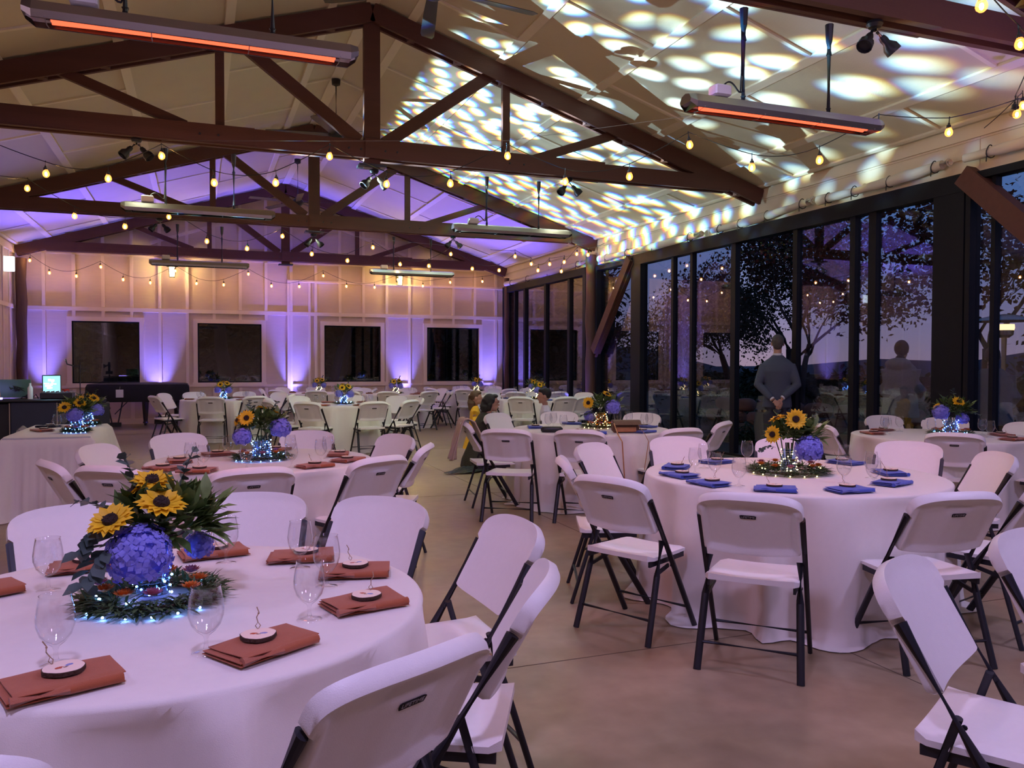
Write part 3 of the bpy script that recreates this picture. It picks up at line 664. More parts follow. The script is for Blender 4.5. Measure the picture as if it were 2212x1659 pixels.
# ------------------------------------------------------------------ folding chair
def sm(a, b, x): x = min(1, max(0, (x-a)/(b-a))); return x*x*(3-2*x)
def make_chair():
    t = thing('folding_chair', '', 'chair', (0, 0, 0), 0, 'white folding chairs with dark frames')
    NU, NV = 26, 26
    zb, zt = .578, .800
    def hw(v): return .2205+.0165*sm(.86, .91, v)
    def cen(u, v):
        uu = sin(pi/2*(u*2-1)); x = uu*hw(v); a = min(1, abs(uu))
        z1 = .862-.008*a*a-.076*(1-max(0, 1-a**3.4)**(1/3.4)); z0 = .572-.014*(1-a*a)+.028*(1-max(0, 1-a**7)**(1/7))
        z = z0+(z1-z0)*v
        y = -.118-(z-.585)*.565 - .034*(1-(x/.23)**2)
        return Vector((x, y, z))
    nrm = Vector((0, .87, .49))
    def th(u, v, back):
        uu = abs(sin(pi/2*(u*2-1))); e = min((1-uu)*hw(v)+.004, v*.27, (1-v)*.27)
        t_ = .014*(1-sm(.014, .036, e))+.009
        if e < .006: t_ *= .55+.45*e/.006
        if back:
            x = sin(pi/2*(u*2-1))*hw(v); z = v
            if abs(x) < .085 and .72 < z < .86: t_ -= .0085*sm(.085, .070, abs(x))*sm(.72, .75, z)*sm(.86, .83, z)
            if abs(x) < .075 and z <= .74: t_ += .004*sm(.075, .066, abs(x))*sm(.03, .1, z)
        return t_
    b = MB()
    F = lambda u, v: cen(u, v)+nrm*(.005+.004*(1-sm(.0, .03, min((1-abs(sin(pi/2*(u*2-1))))*hw(v), (1-v)*.27))))
    Bk = lambda u, v: cen(u, v)-nrm*th(u, v, True)*1.5
    n1 = NU+1; cnt = n1*(NV+1)
    vs = [F(i/NU, j/NV) for j in range(NV+1) for i in range(n1)]+[Bk(i/NU, j/NV) for j in range(NV+1) for i in range(n1)]
    fs = []
    for j in range(NV):
        for i in range(NU):
            a = j*n1+i; fs.append((a+n1, a+n1+1, a+1, a)); fs.append((cnt+a, cnt+a+1, cnt+a+n1+1, cnt+a+n1))
    for i in range(NU): fs.append((i, i+1, cnt+i+1, cnt+i)); q = NV*n1+i; fs.append((q+1, q, cnt+q, cnt+q+1))
    for j in range(NV): q = j*n1; fs.append((q+n1, q, cnt+q, cnt+q+n1)); q += NU; fs.append((q, q+n1, cnt+q+n1, cnt+q))
    b.add(vs, fs); bk = b.build('backrest', 'chair', t, 50)
    # badge with lettering on the back face
    b = MB(); c = Bk(.5, .665)-nrm*.0008; ux = Vector((-1, 0, 0)); uz = Vector((0, -.49, .87)); nb = -nrm
    w, h = .037, .0095
    pts = [(-w, h*.7), (-w*.8, h), (w*.8, h), (w, h*.7), (w*.92, -h), (-w*.92, -h)]
    b.add([c-ux*x+uz*y+nb*.0 for x, y in pts]+[c-ux*x+uz*y+nb*.002 for x, y in pts], [(6,7,8,9,10,11)]+[(i, (i+1) % 6, 6+(i+1) % 6, 6+i) for i in range(6)])
    b.mat(1); tv, tf = text_mesh('LIFETIME', .0155)
    b.add([c-ux*x*1.05+uz*y+nb*(.0024+z) for x, y, z in tv], tf)
    b.build('badge', ['badge', 'letters'], bk, 0)
    # seat
    b = MB()
    def srow(u, v, top):
        uu = u*2-1; w = .217-.02*v; x = uu*w
        if v < .1: x *= 1-.10*(1-v/.1)**2
        if v > .85: x *= 1-.12*((v-.85)/.15)**2
        y = -.185+.405*v
        e = min((1-abs(uu))*w, v*.4, (1-v)*.4)
        z = .452+.012*sm(.03, 0, v*.4)-.006*(1-uu*uu)-.012*sm(.85, 1, v) if top else .418
        if e < .008: z += (-.010 if top else .006)
        return Vector((x, y, z))
    n1 = 15; m1 = 13; cnt = n1*m1
    vs = [srow(i/14, j/12, True) for j in range(m1) for i in range(n1)]+[srow(i/14, j/12, False) for j in range(m1) for i in range(n1)]
    fs = []
    for j in range(12):
        for i in range(14): a = j*n1+i; fs.append((a, a+1, a+n1+1, a+n1)); fs.append((cnt+a+n1, cnt+a+n1+1, cnt+a+1, cnt+a))
    for i in range(14): fs.append((i+1, i, cnt+i, cnt+i+1)); q = 12*n1+i; fs.append((q, q+1, cnt+q+1, cnt+q))
    for j in range(12): q = j*n1; fs.append((q, q+n1, cnt+q+n1, cnt+q)); q += 14; fs.append((q+n1, q, cnt+q, cnt+q+n1))
    b.add(vs, fs); b.build('seat', 'chair', t, 40)
    for sx in (-1, 1):
        b = MB(); b.tube([(sx*.233, -.216, .748), (sx*.233, .0, .392), (sx*.233, .232, .0)], .0120, 10, flat=1.6); b.build('leg', 'steel', t, 50)
        b = MB(); b.tube([(sx*.211, -.075, .52), (sx*.218, -.13, .34), (sx*.234, -.235, .0)], .0115, 10, flat=1.6); b.build('leg', 'steel', t, 50)
        b = MB(); b.bar((sx*.196, -.17, .405), (sx*.196, .16, .412), .012, .028, up=(0, 0, 1)); b.bar((sx*.199, .01, .375), (sx*.205, -.125, .345), .010, .02, up=(0, 0, 1))
        for q in ((sx*.212, .012, .376), (sx*.216, -.125, .345), (sx*.214, -.06, .50)): b.lathe([(0, .004), (.007, .003), (.008, 0)], 8, q, (sx, 0, 0))
        b.build('hinge_bracket', 'steel', t, 30)
    b = MB(); b.tube([(-.226, .158, .125), (.226, .158, .125)], .0085, 8); b.build('stretcher', 'steel', t)
    b = MB(); b.tube([(-.225, -.197, .125), (.225, -.197, .125)], .0085, 8); b.build('stretcher', 'steel', t)
    return t
CHP = Proto(make_chair())
def chair(x, y, deg, tab):
    o = CHP.put((x, y, 0), R(deg), '', 'white folding chairs with dark frames')
    pend(o, 'white folding chair', tab, TC[tab]); return o
TC = dict(T1=(-.10, 2.54), T2=(.41, 6.08), T3=(3.48, 4.16), T4=(6.78, 5.95), T5=(3.88, 7.80), T6=(6.15, 14.6), T7=(.42, 16.45), T8=(2.26, 13.82),
          T9=(2.60, 19.4), T10=(4.15, 18.2), T11=(6.4, 19.2), T12=(7.0, 17.0), TR=(2.75, .62), H=(-1.15, 9.5))
TRAD = dict(T1=.725, T2=.76, T3=.89, T4=.80, T5=.82, T6=.76, T7=.76, T8=.76, T9=.76, T10=.76, T11=.76, T12=.70, TR=.76)
CH = [('T1', .28, 1.87, 28), ('T1', .66, 2.26, 64), ('T1', .84, 2.84, 93), ('T1', .55, 3.32, 134), ('T1', .14, 3.58, 160), ('T1', -.40, 3.50, 200), ('T1', -.37, 1.74, 342), ('T1', -1.05, 2.75, 257),
 ('T2', .24, 5.08, 9), ('T2', .94, 5.36, 29), ('T2', 1.28, 6.51, 115), ('T2', 1.30, 5.93, 66), ('T2', -.07, 7.06, 204), ('T2', .78, 6.99, 159), ('T2', -.46, 6.38, 243), ('T2', -.34, 5.40, 324), ('T2', -.60, 5.69, 293),
 ('T3', 2.53, 3.27, 314), ('T3', 2.24, 3.93, 296), ('T3', 2.40, 4.58, 248), ('T3', 2.84, 5.18, 213), ('T3', 3.52, 5.40, 164), ('T3', 4.20, 5.04, 147), ('T3', 4.80, 4.55, 122), ('T3', 4.74, 4.03, 66), ('T3', 4.05, 3.20, 16), ('T3', 3.34, 3.05, 350),
 ('TR', 2.08, 1.60, 209), ('TR', 2.78, 1.77, 191),
 ('T4', 7.30, 6.98, 170), ('T4', 6.05, 6.47, 262), ('T4', 6.30, 6.98, 228), ('T4', 6.31, 5.38, 308), ('T4', 7.50, 6.55, 128), ('T4', 7.62, 5.85, 95), ('T4', 6.95, 4.95, 8),
 ('T5', 2.72, 7.12, 328), ('T5', 3.33, 6.80, 322), ('T5', 4.90, 7.30, 36), ('T5', 4.14, 6.72, 4), ('T5', 2.81, 7.95, 262), ('T5', 3.42, 8.86, 212), ('T5', 4.05, 8.86, 168), ('T5', 4.75, 8.4, 128)]
def ring(tab, ds, r=1.02):
    c = TC[tab]
    for d in ds: a = R(d); CH.append((tab, c[0]+sin(a)*r, c[1]-cos(a)*r, d+rnd.uniform(-7, 7)))
ring('T6', (322, 358, 20, 62, 110, 158, 205, 250, 288), 1.04); ring('T7', (348, 24, 291, 236, 205, 160, 120, 70))
ring('T8', (326, 13, 48, 84, 122, 165, 208, 246, 284)); ring('T9', (350, 30, 75, 130, 175, 215, 260, 305)); ring('T10', (340, 20, 70, 110, 155, 205, 250, 300))
ring('T11', (330, 20, 80, 140, 180, 235, 285)); ring('T12', (320, 5, 160, 205, 262), .96)
JCH = None
for (tab, x, y, d) in CH:
    o = chair(x, y, d, tab)
    if tab == 'T5' and abs(x-2.81) < .01: JCH = o
o = chair(-1.97, 9.98, 275, 'H')

# ------------------------------------------------------------------ tables and cloths
def round_table(tab):
    c = TC[tab]; r = TRAD[tab]
    t = thing('round_table', 'round folding table hidden under its cloth: '+TABDESC[tab][4:], 'table', (c[0], c[1], 0), 0, 'round banquet tables')
    b = MB(); b.lathe([(0, .722), (r-.02, .722), (r-.012, .735), (r-.02, .748), (0, .748)], 40); b.build('tabletop', 'table', t)
    for a in (45, 135, 225, 315):
        b = MB(); b.tube([(.42*cos(R(a)), .42*sin(R(a)), .72), (.46*cos(R(a)), .46*sin(R(a)), 0)], .015, 8); b.build('leg', 'steel', t)
    q = random.Random(tab); big = tab in ('T1', 'T2', 'T3', 'T4', 'T5')
    NA = 144 if big else 80; NR = 14
    ph = [q.uniform(0, 2*pi) for _ in range(6)]; fr = [q.choice((7, 8, 9)), q.choice((12, 13, 14)), q.choice((19, 21)), q.choice((4, 5)), 31, 3]
    def fold(a): 
        s = .45*sin(fr[0]*a+ph[0])+.45*sin(fr[1]*a+ph[1]+.8*sin(2*a))+.42*sin(fr[2]*a+ph[2]+.6*sin(3*a))+.3*sin(fr[3]*a+ph[3])+.12*sin(fr[4]*a+ph[4])
        return s*.7+.55*(1-2*abs(sin(.5*(fr[1]-2)*a+ph[3]+.5*sin(3*a))))
    def P(u, v):
        a = u*2*pi
        if v <= .30: rr = r*v/.30; return (rr*cos(a), rr*sin(a), .760+.0008*sin(5*a+rr*9))
        if v <= .40: k = (v-.30)/.10*pi/2; rr = r+.018*sin(k); return (rr*cos(a), rr*sin(a), .760-.018*(1-cos(k)))
        s = (v-.40)/.60; z = .742*(1-s); f = fold(a)
        amp = .010+.088*s**.55
        rr = r+.018+.035*s+amp*max(-.7, f)
        if s > .93: rr += (s-.93)/.07*(.05+.05*sin(9*a+ph[4])); z = .006+.01*(1+sin(23*a+ph[5]))*(1-s)*14
        return (rr*cos(a), rr*sin(a), max(.004, z))
    b = MB(); nv = 26
    vs = [P(i/NA, j/nv) for j in range(1, nv+1) for i in range(NA)]+[(0, 0, .76)]
    fs = [(j*NA+i, j*NA+(i+1) % NA, (j+1)*NA+(i+1) % NA, (j+1)*NA+i) for j in range(nv-1) for i in range(NA)]
    fs = [f[::-1] for f in fs]+[(i, (i+1) % NA, len(vs)-1) for i in range(NA)]
    b.add(vs, fs); o = b.build('tablecloth', 'cloth', None, 180, (c[0], c[1], 0), q.uniform(0, 6))
    tag(o, 'ivory floor-length cloth on '+TABDESC[tab], 'tablecloth', 'ivory round tablecloths')
for tab in TC:
    if tab != 'H': round_table(tab)
# head table: long rectangular
HX0, HX1, HY0, HY1 = -1.72, -.96, 8.66, 10.34
t = thing('banquet_table', 'long rectangular table hidden under its floor-length cloth at left', 'table', ((HX0+HX1)/2, (HY0+HY1)/2, 0))
b = MB(); b.box((0, 0, .735), (HX1-HX0-.03, HY1-HY0-.03, .03), ch=.005); b.build('tabletop', 'table', t)
for sx in (-1, 1):
    for sy in (-1, 1): b = MB(); b.tube([(sx*.28, sy*.7, .72), (sx*.28, sy*.7, 0)], .015, 8); b.build('leg', 'steel', t)
b = MB(); q = random.Random(5); NA = 160; hx, hy = (HX1-HX0)/2, (HY1-HY0)/2
def hp(u):
    s = u*4; k = int(s) % 4; f = s-int(s); c = [(-hx, -hy), (hx, -hy), (hx, hy), (-hx, hy)]
    a, d = c[k], c[(k+1) % 4]; return Vector((a[0]+(d[0]-a[0])*f, a[1]+(d[1]-a[1])*f)), k, f
vs = []; nv = 16
for j in range(nv+1):
    v = j/nv
    for i in range(NA):
        p, k, f = hp(i/NA); n = [Vector((0, -1)), Vector((1, 0)), Vector((0, 1)), Vector((-1, 0))][k]
        cor = min(f, 1-f)*2; nd = n
        if cor < .2: m_ = [Vector((0, -1)), Vector((1, 0)), Vector((0, 1)), Vector((-1, 0))][(k+(1 if f > .5 else -1)) % 4]; nd = (n+m_*(1-cor/.2)).normalized()
        if v < .2: rr = p*(v/.2); z = .76
        else:
            s = (v-.2)/.8; z = .76*(1-s); out = .01+.10*s+.22*s*sm(.35, 0, cor)+.02*s*sin(i*.7)+.015*s*sin(i*1.9+k)
            if s > .9: out += .05*(s-.9)*10*(1+.5*sin(i*1.3)); z = .02*(1+sin(i*1.1))*(1-s)*10+.004
            rr = p+nd*out
        vs.append((rr.x, rr.y, max(.004, z)))
fs = [(j*NA+(i+1) % NA, j*NA+i, (j+1)*NA+i, (j+1)*NA+(i+1) % NA)[::-1] for j in range(nv) for i in range(NA)]
b.add(vs, fs); o = b.build('tablecloth', 'cloth', None, 180, ((HX0+HX1)/2, (HY0+HY1)/2, 0)); tag(o, 'ivory cloth with pointed corners over the long head table at left', 'tablecloth')

# ------------------------------------------------------------------ settings
def make_napkin(m, seed):
    q = random.Random(seed); b = MB(); w, d = .110, .074
    cj = [[q.uniform(-.006, .006) for _ in range(2)] for _ in range(4)]
    for k in range(3):
        z0 = .001+.0078*k; th = .0068; off = .004*k*q.uniform(-1, 1)
        def P(u, v, top):
            x = (u*2-1)*(w-.003*k); y = (v*2-1)*(d-.002*k)
            for ci, (cu_, cv_) in enumerate(((0,0),(1,0),(1,1),(0,1))):
                wt = (1-abs(u-cu_))*(1-abs(v-cv_)); x += cj[ci][0]*wt; y += cj[ci][1]*wt
            e = min(u, 1-u, v, 1-v); rr = 1-(1-min(1, e/.10))**2
            zc = z0+th/2; z = zc+(th/2*(.25+.75*rr) if top else -th/2*(.25+.75*rr))
            z += .0022*sin(u*5+seed+k)*cos(v*4+seed)*(1 if k == 2 else .3)+.004*k*(u-.5)*.4
            return (x+off, y, max(.0004, z))
        n = 10; n1 = n+1; cnt = n1*n1
        vv = [P(i/n, j/n, True) for j in range(n1) for i in range(n1)]+[P(i/n, j/n, False) for j in range(n1) for i in range(n1)]
        ff = []
        for j in range(n):
            for i in range(n): a = j*n1+i; ff += [(a, a+1, a+n1+1, a+n1), (cnt+a+n1, cnt+a+n1+1, cnt+a+1, cnt+a)]
        for i in range(n): ff += [(i+1, i, cnt+i, cnt+i+1), (n*n1+i, n*n1+i+1, cnt+n*n1+i+1, cnt+n*n1+i), (i*n1, (i+1)*n1, cnt+(i+1)*n1, cnt+i*n1), ((i+1)*n1+n, i*n1+n, cnt+i*n1+n, cnt+(i+1)*n1+n)]
        b.add(vv, ff)
    # wrapped fold joining the layers along one side
    b.tube([(-w*.97, -d*.93, .013), (0, -d*.95, .0135), (w*.95, -d*.92, .013)], .0118, 8, flat=.95)
    o = b.build('napkin', m, None, 60); tag(o, '', 'napkin'); return Proto(o)
NAP = {k: [make_napkin(m, s) for s in (1, 2, 3)] for k, m in (('rust', 'rust'), ('blue', 'blue'), ('dark', 'navy'))}
def make_tag():
    t = thing('place_tag', '', 'place tag', (0, 0, 0), 0, 'round wood place tags')
    b = MB(); n = 26
    rr = [.0425*(1+.03*sin(3*j*2*pi/n)+.02*sin(7*j*2*pi/n)) for j in range(n)]
    ring_ = lambda z, k: [(rr[j]*k*cos(2*pi*j/n), rr[j]*k*sin(2*pi*j/n), z) for j in range(n)]
    b.add(ring_(.0, 1)+ring_(.008, 1)+ring_(.0088, .96), [(j, (j+1) % n, n+(j+1) % n, n+j) for j in range(n)]+[(n+j, n+(j+1) % n, 2*n+(j+1) % n, 2*n+j) for j in range(n)]+[tuple(range(n-1, -1, -1))])
    b.mat(1); b.add(ring_(.0089, .96), [tuple(range(n))]); b.build('wood_slice', ['bark', 'slice'], t, 30)
    b = MB(); pts = [(.0, .029, .009)]
    b.tube([(0, .034, .008), (-.006, .038, .016), (.0, .040, .024), (.006, .038, .016), (.0, .034, .008)], .0012, 5)
    b.tube([(0, .040, .024), (-.003, .048, .034), (.003, .054, .044), (-.002, .060, .056)], .0014, 5); b.ell((.002, .053, .042), .0026, 6, 4); b.build('twine_loop', 'twine', t)
    return Proto(t)
TAG = make_tag()
def make_goblet():
    b = MB(); b.lathe([(.0335, .0004), (.0335, .0022), (.02, .004), (.007, .009), (.0048, .02), (.0046, .034), (.008, .043), (.022, .054), (.034, .070), (.0405, .090), (.0415, .108), (.038, .135), (.0335, .160), (.0345, .1605), (.0325, .160), (.0365, .135), (.040, .108), (.039, .090), (.0325, .071), (.02, .056), (.006, .0475), (0, .047)], 28)
    o = b.build('water_goblet', 'goblet', None, 180); tag(o, '', 'glass'); return Proto(o)
GOB = make_goblet()
ZT = .7625
def setting_napkin(tab, x, y, col, face=None, tagit=True):
    c = TC[tab]; a = atan2(y-c[1], x-c[0])+pi/2+rnd.uniform(-.35, .35) if face is None else face
    n = rnd.choice(NAP[col]).put((x, y, ZT), a, '', col+' napkins'); kind = {'rust': 'folded rust-orange napkin', 'blue': 'folded royal blue napkin', 'dark': 'dark folded napkin'}[col]
    n.name = 'napkin'; pend(n, kind, tab, c)
    if tagit:
        dx, dy = rnd.uniform(-.012, .018), rnd.uniform(-.01, .02)
        tg = TAG.put((x+dx, y+dy, ZT+.0265), a+rnd.uniform(-.9, .9), '', 'round wood place tags'); pend(tg, 'round wood slice place tag', tab, c)
def goblet(tab, x, y):
    g = GOB.put((x, y, ZT), rnd.uniform(0, 6), '', 'water goblets'); pend(g, 'clear stemmed water goblet', tab, TC[tab])
for x, y, a in ((-.28,1.95,.35),(.14,2.03,.55),(.43,2.3,.25),(.47,2.66,-.2),(.33,2.93,-.15),(.04,3.10,.2),(-.36,3.04,.1),(-.62,2.80,.5)): setting_napkin('T1', x, y, 'rust', a)
for x, y in ((.01,2.05),(-.31,2.09),(-.43,2.78),(.08,2.95),(.31,2.79),(.36,2.53),(.27,2.22)): goblet('T1', x, y)
for x, y in ((2.74,4.28),(2.93,4.62),(2.71,3.93),(3.36,4.78),(2.92,3.62),(3.28,3.46),(3.70,3.58),(4.03,3.91),(4.17,4.44)): setting_napkin('T3', x, y, 'blue')
for x, y in ((2.90,4.36),(2.88,4.12),(3.11,4.57),(2.84,3.83),(3.52,4.66),(3.96,4.22),(3.47,3.70),(3.56,3.57),(3.79,3.82)): goblet('T3', x, y)
for x, y in ((-.22,5.70),(-.13,6.10),(-.02,5.50),(.13,6.45),(.71,5.50),(.97,5.76),(.96,6.14),(.55,6.64)): setting_napkin('T2', x, y, 'rust')
for x, y in ((-.06,5.80),(.02,5.62),(.19,6.28),(.28,5.56),(.56,5.52),(.62,6.18),(.78,5.74),(.86,5.96)): goblet('T2', x, y)
for x, y in ((3.95,8.42),(3.64,7.20),(4.42,8.18),(4.52,7.75),(4.16,7.16),(3.35,8.05)): setting_napkin('T5', x, y, 'blue')
for x, y in ((3.56,8.05),(3.42,7.86),(3.50,7.66),(3.80,7.58),(4.34,8.05),(4.46,8.0),(4.36,7.50),(4.48,7.60)): goblet('T5', x, y)
for x, y in ((6.22,6.25),(6.62,6.52),(6.45,5.45),(6.95,5.32),(7.25,5.68),(7.22,6.3)): setting_napkin('T4', x, y, 'rust')
for x, y in ((6.35,6.20),(6.5,6.38),(6.72,6.40),(6.62,5.92),(6.98,5.58),(7.15,5.80),(7.1,6.15),(6.5,5.6)): goblet('T4', x, y)
for x, y in ((-1.47,9.30),): setting_napkin('H', x, y, 'rust')
setting_napkin('H', -1.50, 9.85, 'dark'); goblet('H', -1.36, 9.40); goblet('H', -1.35, 9.78)
for tab, col, n in (('T6', 'blue', 6), ('T7', 'rust', 6), ('T8', 'rust', 6), ('T9', 'rust', 5), ('T10', 'rust', 5), ('T11', 'blue', 5), ('T12', 'rust', 4)):
    c = TC[tab]; a0 = rnd.uniform(0, 1)
    for k in range(n):
        a = a0+2*pi*k/n; setting_napkin(tab, c[0]+.60*cos(a), c[1]+.60*sin(a), col, None, k % 2 == 0)
        a += .35; goblet(tab, c[0]+.47*cos(a), c[1]+.47*sin(a))

for L_ in NAP.values():
    for p_ in L_:
        if not p_.used: bpy.data.objects.remove(p_.root)
# ------------------------------------------------------------------ flower arrangements
def leaf_pts(p, d, up, L, W, bend=.25):
    d = Vector(d).normalized(); s = d.cross(Vector(up)); s = s.normalized() if s.length > 1e-3 else Vector((1, 0, 0)); n = s.cross(d)
    p = Vector(p); q = []
    for (t_, w) in ((.0, .08), (.3, .85), (.62, 1.), (1., .04)):
        c = p+d*(L*t_)-n*(bend*L*t_*t_)
        q += [c-s*(W*w/2)+n*W*.12*w, c, c+s*(W*w/2)+n*W*.12*w]
    fs = []
    for i in range(3): a = i*3; fs += [(a, a+1, a+4, a+3), (a+1, a+2, a+5, a+4)]
    return q, fs
def sunflower(parent, c, face, r, seed):
    q = random.Random(seed); face = Vector(face).normalized(); u, v, w = frame_of(face); c = Vector(c); b = MB()
    for k, (n, rr, tilt) in enumerate(((17, 1., .18), (15, .88, .42))):
        for i in range(n):
            a = 2*pi*i/n+k*.2+q.uniform(-.1, .1); dr = (u*cos(a)+v*sin(a)); d = (dr+w*(tilt+q.uniform(-.12, .15))).normalized()
            pv, pf = leaf_pts(c+dr*r*.26, d, w, r*(rr-.26)*q.uniform(.95, 1.12), r*.36, q.uniform(-.05, .25)); b.add(pv, pf)
    f = b.build('sunflower', 'petal', parent, 60)
    b = MB(); b.lathe([(r*.32, -.002), (r*.34, .006), (r*.30, .012), (r*.2, .015), (0, .012)], 14, c, face)
    for i in range(50): a = q.uniform(0, 2*pi); rr = r*.31*sqrt(q.random()); p = c+u*rr*cos(a)+v*rr*sin(a)+w*.014; b.ell(p, r*.035, 5, 3)
    b.build('seed_disc', 'disc', f); b = MB(); b.tube([c-w*.002, c-w*.03+Vector((0,0,-.03)), Vector((c.x*.3, c.y*.3, .05))], .004, 6); b.build('stem', 'stem', f)
def hydrangea(parent, c, r, seed, n=150):
    q = random.Random(seed); b = MB(); c = Vector(c)
    b.ell(c, r*.82, 10, 7)
    for i in range(n):
        z = 1-2*(i+.5)/n; a = i*2.39996; d = Vector((sqrt(1-z*z)*cos(a), sqrt(1-z*z)*sin(a), z)); d = (d+Vector((q.uniform(-.15, .15), q.uniform(-.15, .15), q.uniform(-.15, .15)))).normalized()
        if d.z < -.75: continue
        u, v, w = frame_of(d); p = c+d*r*q.uniform(.86, 1.02); s = r*.24*q.uniform(.8, 1.15); a0 = q.uniform(0, 1.6)
        for k in range(4):
            a = a0+k*pi/2; e = u*cos(a)+v*sin(a); g = u*-sin(a)+v*cos(a); l = w*q.uniform(-.25, .25)
            b.add([p, p+e*s*.55+g*s*.42+w*s*.12, p+e*s+l*s*.5+w*s*.15, p+e*s*.55-g*s*.42+w*s*.12], [(0, 1, 2, 3)])
    b.build('hydrangea', 'hyd', parent, 30)
def foliage(parent, c, rad, n, seed, m, name, L, W, up=.5, ymin=-1):
    q = random.Random(seed); b = MB(); c = Vector(c)
    for i in range(n):
        a = q.uniform(0, 2*pi); z = q.uniform(-.25, 1); d = Vector((cos(a)*sqrt(max(0, 1-z*z*.8)), sin(a)*sqrt(max(0, 1-z*z*.8)), z*.8+.1)).normalized()
        p = c+Vector((d.x*rad[0], d.y*rad[1], d.z*rad[2]))*q.uniform(.45, .95)
        dd = (d+Vector((q.uniform(-.6, .6), q.uniform(-.6, .6), q.uniform(-.2, .6)*up*2))).normalized()
        pv, pf = leaf_pts(p, dd, (q.uniform(-.3, .3), q.uniform(-.3, .3), 1), L*q.uniform(.7, 1.25), W*q.uniform(.8, 1.2), q.uniform(-.1, .4)); b.add(pv, pf)
    return b.build(name, m, parent, 60)
def eucalyptus(parent, p0, d0, L, seed, droop=.5, s=.03):
    q = random.Random(seed); b = MB(); p = Vector(p0); d = Vector(d0).normalized(); pts = [p.copy()]; n = 7
    for k in range(n):
        p = p+d*L/n; d = (d+Vector((0, 0, -droop*.3))+Vector((q.uniform(-.1, .1),)*3)).normalized(); pts.append(p.copy())
        for sg in (-1, 1):
            sd = d.cross(Vector((q.uniform(-.3, .3), q.uniform(-.3, .3), 1))).normalized()*sg; dd = (sd+d*.6).normalized(); pv, pf = leaf_pts(p, dd, Vector((q.uniform(-.8, .8), q.uniform(-.8, .8), 1)), s*q.uniform(.9, 1.5), s*q.uniform(.7, .95), .15); b.add(pv, pf)
    b.tube(pts, .0016, 5); b.build('eucalyptus_branch', 'euc', parent, 60)
def vase(parent, h, r, m, narrow=.75):
    b = MB(); b.lathe([(0, .002), (r*.85, .002), (r, .015), (r*1.02, h*.45), (r*.9, h*.7), (r*narrow, h*.86), (r*narrow*1.08, h), (r*narrow*1.02, h), (r*narrow*.94, h*.86), (r*.84, h*.7), (r*.95, h*.45), (r*.93, .02), (0, .012)], 26); v = b.build('vase', m, parent, 180)
    b = MB(); q = random.Random(4)
    for k in range(12): a = q.uniform(0, 6.3); b.tube([(r*.6*cos(a), r*.6*sin(a), .02), (r*.3*cos(a+.6), r*.3*sin(a+.6), h*.6), (r*.4*cos(a+1), r*.4*sin(a+1), h+.04)], .0028, 5)
    b.build('flower_stems', 'stem', parent)
